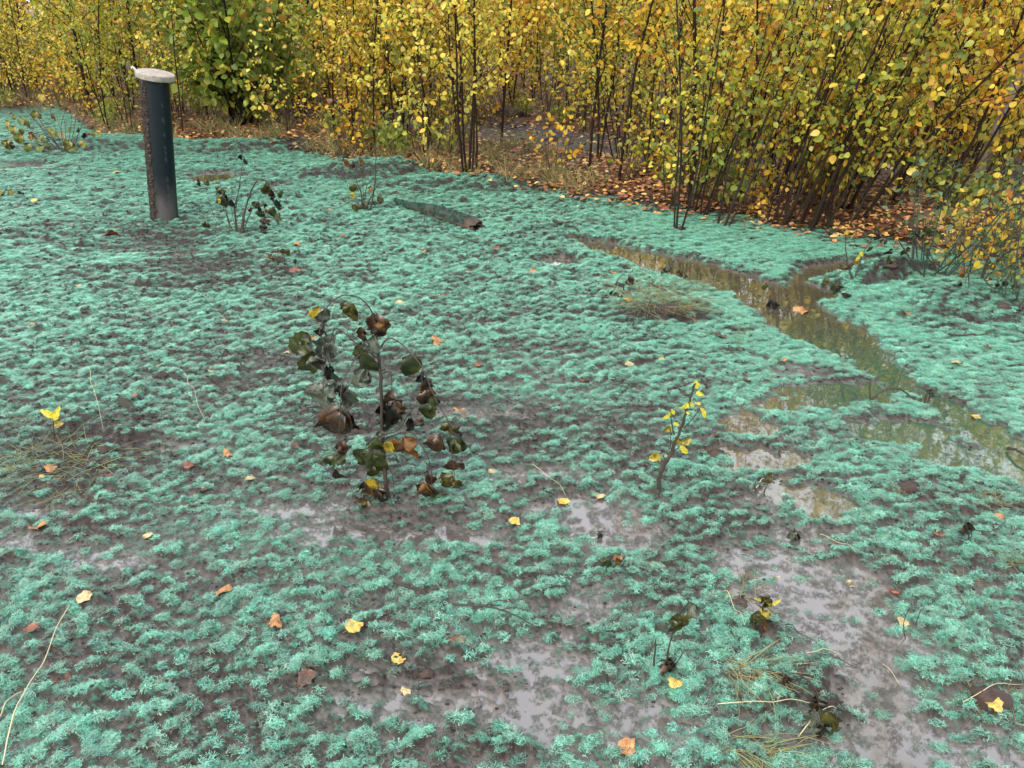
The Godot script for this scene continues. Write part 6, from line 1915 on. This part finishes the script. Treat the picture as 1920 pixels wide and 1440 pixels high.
func clod(label: String, at: Vector2, size: float, col := Color(0.055, 0.034, 0.028), group := "") -> void:
	var n := noise(int(at.x * 100.0) + int(at.y * 77.0), 1.4, 3)
	var s := Shape.new()
	var rows := 9
	var cols := 14
	for a in rows:
		var v := PI * a / (rows - 1)
		for b in cols:
			var u := TAU * b / cols
			var d := Vector3(sin(v) * cos(u), cos(v), sin(v) * sin(u))
			var rr := 1.0 + 0.8 * n.get_noise_3dv(d * 1.3)
			s.vert(d * rr * Vector3(1.0, 0.5, 0.8) * size, d, shade(col, 0.8 + 0.4 * rng.randf()))
	for a in rows - 1:
		for b in cols:
			s.quad(a * cols + b, a * cols + (b + 1) % cols, (a + 1) * cols + (b + 1) % cols, (a + 1) * cols + b)
	var o := part("soil_clod", s.mesh(), m_soil, self)
	tag(o, label, "clod", group)
	o.position = Vector3(at.x, height(at.x, at.y) + size * 0.12, at.y)


func build_small_things() -> void:
	# leaves that one can point at
	fallen(Vector2(-0.442, -1.651), 0.06, "fallen_yellow", "mottled yellow round leaf on the mulch, leftmost of three in the lower middle", 0.15)
	fallen(Vector2(-0.312, -1.55), 0.05, "fallen_yellow", "bright yellow half-covered leaf, middle one of three in the lower middle", 0.15)
	fallen(Vector2(-0.273, -1.448), 0.045, "fallen_pale", "pale yellow torn leaf nearest the bottom of three in the lower middle", 0.15)
	fallen(Vector2(-0.387, -3.729), 0.1, "fallen_orange", "curled pale orange leaf right above the wilted sapling's right branch", 0.5)
	fallen(Vector2(-0.662, -4.306), 0.07, "fallen_pale", "cream-coloured leaf on the mulch above the wilted sapling", 0.3)
	fallen(Vector2(-1.167, -3.631), 0.05, "fallen_pale", "cream leaf touching the far left leaves of the wilted sapling", 0.2)
	fallen(Vector2(-1.276, -1.782), 0.06, "fallen_pale", "pale orange-cream leaf half sunk in mulch at the lower left, above the long straw", 0.2)
	fallen(Vector2(-1.537, -2.461), 0.055, "fallen_red", "red-brown leaf lying below the grass clump on the left", 0.3)
	fallen(Vector2(-1.751, -2.491), 0.055, "fallen_orange", "orange leaf in the flattened grass at the left", 0.25)
	fallen(Vector2(-1.758, -2.443), 0.035, "fallen_yellow", "small round pale yellow leaf beside the orange leaf in the grass", 0.2)
	fallen(Vector2(-1.613, -2.131), 0.075, "fallen_orange", "curled rusty leaf at the far left by the small grey puddle", 0.5)
	fallen(Vector2(-1.236, -2.513), 0.05, "fallen_red", "red-brown leaf right of the grass clump, nearest the wilted sapling", 0.25)
	fallen(Vector2(-1.436, -3.001), 0.055, "fallen_red", "rust leaf in short grass left of the wilted sapling", 0.35)
	fallen(Vector2(-0.971, -2.418), 0.045, "fallen_pale", "narrow cream leaf in a mud groove left of the wilted sapling's foot", 0.2)
	fallen(Vector2(-0.863, -2.644), 0.05, "fallen_brown", "dark brown folded leaf left of the wilted sapling", 0.6)
	fallen(Vector2(-3.08, -5.836), 0.12, "fallen_red", "curled red-brown leaf left of the standpipe's foot", 0.5)
	fallen(Vector2(-1.437, -4.891), 0.09, "fallen_red", "pinkish red leaf below the tiny seedling", 0.3)
	fallen(Vector2(-2.783, -5.701), 0.09, "fallen_pale", "cream leaf just left of the standpipe's foot", 0.2)
	fallen(Vector2(-4.306, -6.923), 0.1, "fallen_yellow", "golden leaf at the left edge, left of the standpipe", 0.3)
	fallen(Vector2(-4.189, -8.291), 0.09, "fallen_yellow", "golden leaf on the mulch left of the standpipe, halfway up it", 0.3)
	fallen(Vector2(-4.677, -9.106), 0.08, "fallen_brown", "brown leaf at the foot of the arching shrub", 0.4)
	fallen(Vector2(0.179, -2.304), 0.06, "fallen_yellow", "round yellow leaf at the rim of the grey puddle, middle of the photo", 0.15)
	fallen(Vector2(0.319, -2.341), 0.06, "fallen_pale", "cream leaf with pink edge on the grey puddle below the yellow sapling", 0.15)
	fallen(Vector2(0.011, -2.164), 0.05, "fallen_yellow", "pale yellow leaf in the mulch left of the grey puddle", 0.15)
	fallen(Vector2(0.418, -1.445), 0.045, "fallen_yellow", "small pale yellow leaf below the single-stemmed seedling", 0.2)
	fallen(Vector2(0.755, -3.519), 0.07, "fallen_yellow", "small golden leaf in the mulch above the yellow sapling", 0.25)
	fallen(Vector2(0.688, -4.27), 0.08, "fallen_yellow", "golden leaf lying against the dead grass clump", 0.4)
	fallen(Vector2(1.346, -3.519), 0.06, "fallen_orange", "orange leaf on the near bank of the runnel", 0.25)
	fallen(Vector2(1.686, -4.235), 0.12, "fallen_orange", "long orange-brown leaf floating in the runnel", 0.05)
	fallen(Vector2(2.018, -2.947), 0.06, "fallen_yellow", "yellow leaf floating in the green runnel at the right", 0.1)
	fallen(Vector2(1.208, -1.376), 0.05, "fallen_yellow", "yellow leaf on the bare soil hole at the bottom right", 0.3)
	fallen(Vector2(1.121, -1.687), 0.05, "fallen_pale", "cream leaf on the mulch right of the long grey puddle", 0.2)
	fallen(Vector2(1.038, -1.867), 0.05, "fallen_pale", "cream leaf on the grey puddle, upper right part", 0.15)
	fallen(Vector2(0.823, -1.889), 0.045, "fallen_pale", "cream leaf at the upper end of the long grey puddle", 0.3)
	fallen(Vector2(1.165, -1.826), 0.05, "fallen_red", "dull red leaf in mulch right of the grey puddle's upper end", 0.3)
	fallen(Vector2(0.332, -1.953), 0.045, "orange_wilt", "small upright orange leaf in the grey puddle at the middle", 0.9)
	fallen(Vector2(-0.072, -2.506), 0.05, "fallen_pale", "small cream-brown leaf right of the wilted sapling", 0.3)
	fallen(Vector2(-0.421, -4.426), 0.09, "fallen_brown", "brown leaf scrap above the orange curled leaf", 0.4)
	var scraps := [[Vector2(-2.724, -4.623), 0], [Vector2(-2.651, -3.952), 1], [Vector2(-1.856, -3.952), 2], [Vector2(-3.717, -6.123), 2], [Vector2(-3.465, -6.008), 3], [Vector2(-3.332, -6.76), 3], [Vector2(-4.318, -6.76), 1], [Vector2(-1.618, -4.032), 1], [Vector2(-1.742, -3.461), 0], [Vector2(-1.197, -3.399), 2], [Vector2(0, -4.115), 0], [Vector2(0.13, -3.399), 2], [Vector2(-0.158, -3.461), 3], [Vector2(0.342, -3.801), 0], [Vector2(0.141, -4.891), 1], [Vector2(-0.115, -5.38), 3], [Vector2(-1.555, -6.566), 0], [Vector2(-1.567, -5.515), 1], [Vector2(-1.87, -6.207), 2], [Vector2(-1.297, -5.73), 3], [Vector2(-0.613, -5.38), 1], [Vector2(0.671, -4.891), 1], [Vector2(0.581, -3.461), 0], [Vector2(1.112, -3.801), 2], [Vector2(1.112, -3.28), 2], [Vector2(1.018, -4.032), 3], [Vector2(3.027, -4.623), 3], [Vector2(2.965, -4.891), 1], [Vector2(2.255, -4.115), 1], [Vector2(2.191, -3.461), 0], [Vector2(2.459, -3.659), 2], [Vector2(-1.457, -3.399), 0], [Vector2(-1.698, -3.062), 3], [Vector2(-1.117, -2.607), 1], [Vector2(-1.129, -2.348), 2], [Vector2(-1.217, -2.096), 0], [Vector2(-1.364, -1.655), 3], [Vector2(-0.871, -1.81), 1], [Vector2(-0.54, -1.473), 2], [Vector2(-0.673, -1.676), 1], [Vector2(-0.149, -1.614), 3], [Vector2(0.354, -3.28), 3], [Vector2(-0.236, -3.011), 1], [Vector2(0.087, -2.732), 2], [Vector2(-0.922, -1.464), 3], [Vector2(-1.178, -1.473), 2], [Vector2(0.831, -2.732), 2], [Vector2(0.268, -1.271), 1], [Vector2(1.432, -2.096), 3], [Vector2(1.68, -2.186), 1], [Vector2(-1.515, -7.071), 2], [Vector2(-2.763, -8.467), 1], [Vector2(-0.282, -4.891), 0], [Vector2(-0.94, -5.515), 2], [Vector2(-1.055, -3.801), 1]]
	for e in scraps:
		var kind: String = ["fallen_pale", "fallen_orange", "fallen_brown", "fallen_red"][e[1]]
		var word: String = ["cream", "orange", "brown", "dull red"][e[1]]
		var where := ("far" if e[0].y < -3.6 else "near") + (" left" if e[0].x < -0.5 else " right" if e[0].x > 0.5 else " middle")
		fallen(e[0], r(0.035, 0.06) * (1.0 + 0.09 * absf(e[0].y)), kind, "small %s leaf scrap on the mulch, %s of the field" % [word, where], 0.35, "%s leaf scraps, %s" % [word, where])
	# grass and straw
	grass("grass_clump", "largest flattened green-straw grass clump at the left, below the yellow seedling", Vector2(-1.771, -2.567), 220, 0.26, 0.18, Color(0.2, 0.23, 0.07), 0.75, Vector2(-0.2, 0.5))
	grass("grass_clump", "straw-coloured grass clump cut by the left edge", Vector2(-2.145, -2.866), 60, 0.16, 0.09, Color(0.2, 0.19, 0.07), 0.6)
	grass("grass_clump", "small grass tuft between the left clump and the wilted sapling", Vector2(-1.568, -3.037), 45, 0.12, 0.1, Color(0.14, 0.17, 0.05), 0.6)
	grass("grass_clump", "dark grass tuft with red leaves behind it, left middle", Vector2(-1.4, -2.627), 40, 0.1, 0.06, Color(0.09, 0.1, 0.03), 0.5)
	grass("grass_clump", "flattened straw at the far left above the small grey puddle", Vector2(-1.616, -2.348), 60, 0.16, 0.1, Color(0.2, 0.2, 0.08), 0.9, Vector2(-0.4, 0.6))
	grass("grass_clump", "tousled dead grass clump beside the fallen stick, left of the runnel", Vector2(0.852, -4.2), 260, 0.4, 0.16, Color(0.19, 0.2, 0.08), 0.55, Vector2(0.3, 0.3))
	grass("grass_clump", "thin grass on the near bank of the runnel above the stick", Vector2(1.144, -4.623), 80, 0.25, 0.16, Color(0.14, 0.17, 0.06), 0.5, Vector2(0.3, -0.1))
	grass("grass_clump", "fan of thin upright green grass stalks below the dead grass clump", Vector2(1.183, -3.693), 16, 0.26, 0.03, Color(0.16, 0.24, 0.08), 0.15, Vector2(0.5, 0))
	grass("grass_clump", "reddish grass tuft in a dark hole, right of the reflecting pool", Vector2(1.441, -2.348), 60, 0.07, 0.04, Color(0.12, 0.07, 0.04), 0.4)
	grass("grass_clump", "grass tuft with straw right of the reddish tuft", Vector2(1.695, -2.297), 50, 0.13, 0.05, Color(0.17, 0.14, 0.06), 0.7, Vector2(0.6, 0.5))
	grass("grass_clump", "straw tangle over soil at the left rim of the long grey puddle", Vector2(0.685, -1.81), 55, 0.14, 0.07, Color(0.24, 0.2, 0.08), 0.8, Vector2(0.3, 0.5))
	grass("grass_clump", "rusty grass tuft standing at the left rim of the long grey puddle", Vector2(0.726, -1.894), 30, 0.05, 0.015, Color(0.16, 0.08, 0.03), 0.2)
	grass("grass_clump", "long straw bundle in the mulch below the spotted seedling", Vector2(0.627, -1.509), 60, 0.2, 0.06, Color(0.28, 0.26, 0.11), 0.95, Vector2(0.9, 0.7))
	grass("grass_clump", "straw bundle at the bottom edge left of the collapsed seedling", Vector2(0.562, -1.271), 60, 0.2, 0.06, Color(0.25, 0.25, 0.09), 0.9, Vector2(0.9, 0.8))
	grass("grass_clump", "green-yellow grass tuft at the right above the mulch ridge", Vector2(1.382, -1.894), 60, 0.1, 0.06, Color(0.16, 0.2, 0.06), 0.5)
	grass("grass_clump", "dark soil hole with straw at the bottom right corner", Vector2(1.222, -1.412), 70, 0.12, 0.06, Color(0.12, 0.08, 0.04), 0.7)
	grass("grass_clump", "green grass tuft cut by the right edge", Vector2(1.603, -1.945), 40, 0.09, 0.04, Color(0.15, 0.2, 0.06), 0.4)
	grass("grass_clump", "flat brown grass mat on the mulch at the right, beyond the runnel", Vector2(2.268, -3.224), 60, 0.16, 0.1, Color(0.12, 0.1, 0.05), 0.95, Vector2(0.4, 0))
	grass("grass_clump", "tangled greenish grass over the right end of the mound", Vector2(2.878, -4.474), 130, 0.3, 0.25, Color(0.12, 0.17, 0.08), 0.6)
	grass("grass_clump", "grass at the foot of the right shrubs, at the right edge", Vector2(3.074, -4.474), 90, 0.3, 0.2, Color(0.1, 0.14, 0.07), 0.5)
	grass("grass_clump", "grass tuft on the bank under the left end of the thicket", Vector2(-5.012, -10.25), 60, 0.3, 0.3, Color(0.12, 0.13, 0.05), 0.5)
	straw("longest pale straw stalk, running up from the bottom left corner", Vector2(-1.195, -1.23), Vector2(-1.281, -1.723), 0.0018, 0.03)
	straw("short straw crossing the longest stalk at the bottom left", Vector2(-1.269, -1.344), Vector2(-1.258, -1.429), 0.0014)
	straw("thin straw standing by the yellow seedling, left", Vector2(-2.045, -3.369), Vector2(-1.712, -2.82), 0.001, 0.05)
	straw("thin straw left of the wilted sapling, leaning over the tuft", Vector2(-1.566, -3.31), Vector2(-1.314, -2.89), 0.001, 0.05)
	straw("level straw pointing at the collapsed seedling", Vector2(0.521, -1.392), Vector2(0.752, -1.396), 0.0013, 0.005)
	straw("straw lying across the collapsed seedling", Vector2(0.694, -1.304), Vector2(0.812, -1.376), 0.0015, 0.05)
	straw("straw lying on the grey puddle below the spotted seedling", Vector2(0.805, -1.571), Vector2(0.925, -1.579), 0.001, 0.004)
	straw("straw across the mulch ridge, upper right of the long grey puddle", Vector2(1.035, -2.111), Vector2(1.102, -1.985), 0.001, 0.01)
	straw("straw from the rim of the long grey puddle down to the spotted seedling", Vector2(0.632, -1.821), Vector2(0.659, -1.655), 0.0012, 0.02)
	straw("straw stalk in the mulch right of the wilted sapling's dangling leaf", Vector2(0.082, -2.529), Vector2(0.194, -2.331), 0.001, 0.01)
	straw("yellow-green straw in the reflecting pool", Vector2(0.88, -2.348), Vector2(0.985, -2.461), 0.0016, 0.02)
	straw("straw in the lower right mulch beside the long grey puddle", Vector2(1.003, -1.556), Vector2(1.02, -1.464), 0.001, 0.01)
	straw("straw under the single dark leaf at the right", Vector2(1.138, -1.396), Vector2(1.334, -1.464), 0.001, 0.02)
	# sticks
	twig("straight dark stick beside the dead grass clump", Vector2(0.864, -4.644), Vector2(1.126, -4.315), 0.007, 0.0, 1)
	twig("dark twig end at the head of the runnel", Vector2(0.329, -6.173), Vector2(0.518, -5.882), 0.012, 0.0, 2)
	twig("long thin twig half buried in the lower middle mulch", Vector2(-0.182, -1.759), Vector2(0.073, -1.655), 0.004, 0.01, 2)
	twig("short dark twig right of the three yellow leaves", Vector2(-0.361, -1.857), Vector2(-0.257, -1.805), 0.005, 0.0, 1)
	twig("thin dark twig on the far mulch below the log", Vector2(-0.421, -5.657), Vector2(-0.039, -5.543), 0.006, 0.0, 0)
	twig("thin twig on the mulch below the right mound", Vector2(2.324, -3.801), Vector2(2.546, -3.816), 0.006, 0.0, 1)
	twig("pale stick in the green water at the right edge", Vector2(1.986, -2.668), Vector2(2.008, -2.529), 0.006, 0.02, 0)
	twig("thin fallen twig left of the standpipe", Vector2(-5.077, -8.467), Vector2(-4.275, -8.378), 0.005, 0.03, 2)
	twig("small black stick at the far right edge below the mound", Vector2(2.821, -4.016), Vector2(3.044, -4.288), 0.008, 0.05, 1)
	twig("thin twig in the grey water left of the collapsed seedling", Vector2(0.872, -1.556), Vector2(0.983, -1.509), 0.0016, 0.003, 1)
	twig("thin twig on the grey puddle beside the spotted seedling", Vector2(0.78, -1.676), Vector2(0.85, -1.614), 0.0018, 0.003, 1)
	# clods of bare soil
	for e in [[Vector2(1.449, -2.365), 0.035, "dark soil clod under the reddish grass tuft"], [Vector2(1.215, -1.412), 0.045, "dark soil clod in the bottom right hole"], [Vector2(0.684, -1.786), 0.03, "brown soil clod at the rim of the long grey puddle"], [Vector2(0.806, -2.627), 0.035, "dark soil clod at the left end of the reflecting pool"], [Vector2(-0.227, -1.5), 0.02, "small dark clod below the three yellow leaves"], [Vector2(2.749, -4.073), 0.045, "dark red-brown soil clod on the right mound"], [Vector2(2.674, -4.727), 0.045, "dark soil clod under the mound shrub"], [Vector2(2.354, -4.623), 0.04, "dark soil clod at the left end of the mound"], [Vector2(0.525, -10.467), 0.09, "black clod on the near rim of the asphalt path, left one"], [Vector2(0.715, -10.166), 0.07, "black clod on the near rim of the asphalt path, right one"], [Vector2(-0.042, -12.692), 0.2, "dark lump beside the pale end of the asphalt path"], [Vector2(-1.602, -2.607), 0.03, "dark clod between the left grass clump and the red leaves"], [Vector2(0.884, -4.115), 0.06, "dark clod under the dead grass clump"], [Vector2(1.328, -5.992), 0.03, "reddish clod at the foot of the foremost dark sapling"], [Vector2(0.841, -2.096), 0.02, "dark clod at the upper rim of the lower puddles"], [Vector2(0.959, -2.125), 0.022, "dark wet clod standing in the upper puddle, right of the middle"], [Vector2(0.294, -2.131), 0.014, "tiny dark clod in the middle grey puddle"]]:
		clod(e[2], e[0], e[1])
	# seedlings of a leaf or two
	var p: Node3D
	p = thing("yellow_seedling", "bright yellow-leaved seedling in the grass clump at the left", "sapling", Vector2(-1.884, -2.746))
	stem(p, [Vector3(-0.002, -0.008, 0), Vector3(0.012, 0.05, 0), Vector3(0.022, 0.1, 0)], 0.003, 0.0015, m_bark_dark)
	stem(p, [Vector3(0.014, 0.067, 0), Vector3(0.045, 0.075, 0)], 0.002, 0.001, m_bark_dark)
	wleaf(p, Vector3(-0.001, 0.091, -0.04), Vector3(-0.052, 0.025, 0), "bright_yellow")
	wleaf(p, Vector3(0.019, 0.104, -0.008), Vector3(-0.039, 0.016, 0), "bright_yellow")
	wleaf(p, Vector3(0.039, 0.113, 0.024), Vector3(0.038, 0.049, 0), "bright_yellow")
	wleaf(p, Vector3(0.008, 0.082, -0.032), Vector3(-0.01, 0.033, 0), "bright_yellow")
	wleaf(p, Vector3(0.021, 0.096, 0), Vector3(0.023, 0.004, 0), "bright_yellow")
	wleaf(p, Vector3(0.043, 0.085, 0.032), Vector3(0.031, 0.008, 0), "yellow_wilt")
	wleaf(p, Vector3(0.015, -0.023, -0.024), Vector3(0.048, 0.013, 0), "bright_yellow")
	p = thing("wilted_seedling", "dead seedling with a folded dark leaf and bare side shoot, lower right edge", "sapling", Vector2(1.491, -2.039))
	stem(p, [Vector3(0.003, -0.01, 0), Vector3(-0.001, 0.052, 0), Vector3(-0.025, 0.098, 0)], 0.003, 0.002, m_bark_dark)
	stem(p, [Vector3(-0.013, 0.082, 0), Vector3(0.064, 0.072, 0), Vector3(0.103, 0.113, 0)], 0.002, 0.001, m_bark_dark)
	stem(p, [Vector3(0, 0, 0), Vector3(0.007, 0.052, 0), Vector3(-0.001, 0.082, 0)], 0.002, 0.001, m_bark_dark)
	wleaf(p, Vector3(0.002, 0.073, -0.04), Vector3(0.005, -0.052, 0), "dark_wilt")
	wleaf(p, Vector3(-0.015, 0.092, -0.008), Vector3(0.024, -0.046, 0), "brown_wilt")
	wleaf(p, Vector3(-0.033, 0.11, 0.024), Vector3(0.022, -0.02, 0), "dark_wilt")
	wleaf(p, Vector3(0.015, 0.007, -0.032), Vector3(0.025, 0, 0), "coated_wilt")
	p = thing("wilted_seedling", "lone dark green leaf standing in the middle grey puddle", "sapling", Vector2(0.289, -2.094))
	stem(p, [Vector3(0, -0.005, 0), Vector3(0, 0.042, 0)], 0.002, 0.0015, m_bark_dark)
	wleaf(p, Vector3(0.005, 0.018, -0.04), Vector3(-0.001, -0.048, 0), "green_wilt")
	wleaf(p, Vector3(0.002, 0.041, -0.008), Vector3(0.005, -0.026, 0), "dark_wilt")
	p = thing("wilted_seedling", "dark leaf wad on a stalk between the two grey puddles", "sapling", Vector2(0.946, -2.094))
	stem(p, [Vector3(0.001, -0.005, 0), Vector3(-0.006, 0.037, 0)], 0.003, 0.002, m_bark_dark)
	wleaf(p, Vector3(0.011, 0.012, -0.04), Vector3(0, -0.054, 0), "dark_wilt")
	wleaf(p, Vector3(0.001, 0.036, -0.008), Vector3(0.013, -0.053, 0), "dark_wilt")
	wleaf(p, Vector3(-0.021, 0.055, 0.024), Vector3(-0.009, -0.026, 0), "coated_wilt")
	p = thing("bare_shoot", "short dark bare shoots with a straw at the reflecting pool", "sapling", Vector2(0.925, -2.342))
	stem(p, [Vector3(0, -0.011, 0), Vector3(-0.009, 0.028, 0), Vector3(0, 0.061, 0)], 0.004, 0.001, m_bark_dark)
	stem(p, [Vector3(-0.041, 0.028, 0), Vector3(-0.048, 0.061, 0), Vector3(-0.04, 0.083, 0)], 0.003, 0.001, m_bark_dark)
	stem(p, [Vector3(-0.04, 0.055, 0), Vector3(-0.016, 0.077, 0), Vector3(0.01, 0.088, 0)], 0.002, 0.001, m_bark_dark)
	wleaf(p, Vector3(0.026, 0.062, -0.04), Vector3(-0.03, -0.017, 0), "olive_wilt")
	p = thing("bare_shoot", "thin bare shoot right of the long grey puddle", "sapling", Vector2(1.114, -1.639))
	stem(p, [Vector3(0.001, -0.005, 0), Vector3(-0.022, 0.066, 0), Vector3(-0.015, 0.131, 0)], 0.0016, 0.0008, m_bark_dark)
	stem(p, [Vector3(0.016, 0.057, 0), Vector3(0.014, 0.094, 0), Vector3(0.022, 0.121, 0)], 0.0014, 0.0008, m_bark_dark)
	wleaf(p, Vector3(0.028, -0.01, -0.04), Vector3(-0.028, 0.029, 0), "fallen_pale")
	p = thing("wilted_seedling", "two small dark leaves bent over beside an orange one, lower middle", "sapling", Vector2(0.299, -1.9))
	stem(p, [Vector3(0.001, -0.02, 0), Vector3(-0.006, 0.03, 0), Vector3(0.009, 0.06, 0)], 0.002, 0.001, m_bark_dark)
	wleaf(p, Vector3(0.011, 0.023, -0.04), Vector3(-0.018, -0.041, 0), "green_wilt")
	wleaf(p, Vector3(-0.001, 0.044, -0.008), Vector3(-0.015, -0.02, 0), "green_wilt")
	wleaf(p, Vector3(0.02, 0.08, 0.024), Vector3(0.002, -0.039, 0), "orange_wilt")
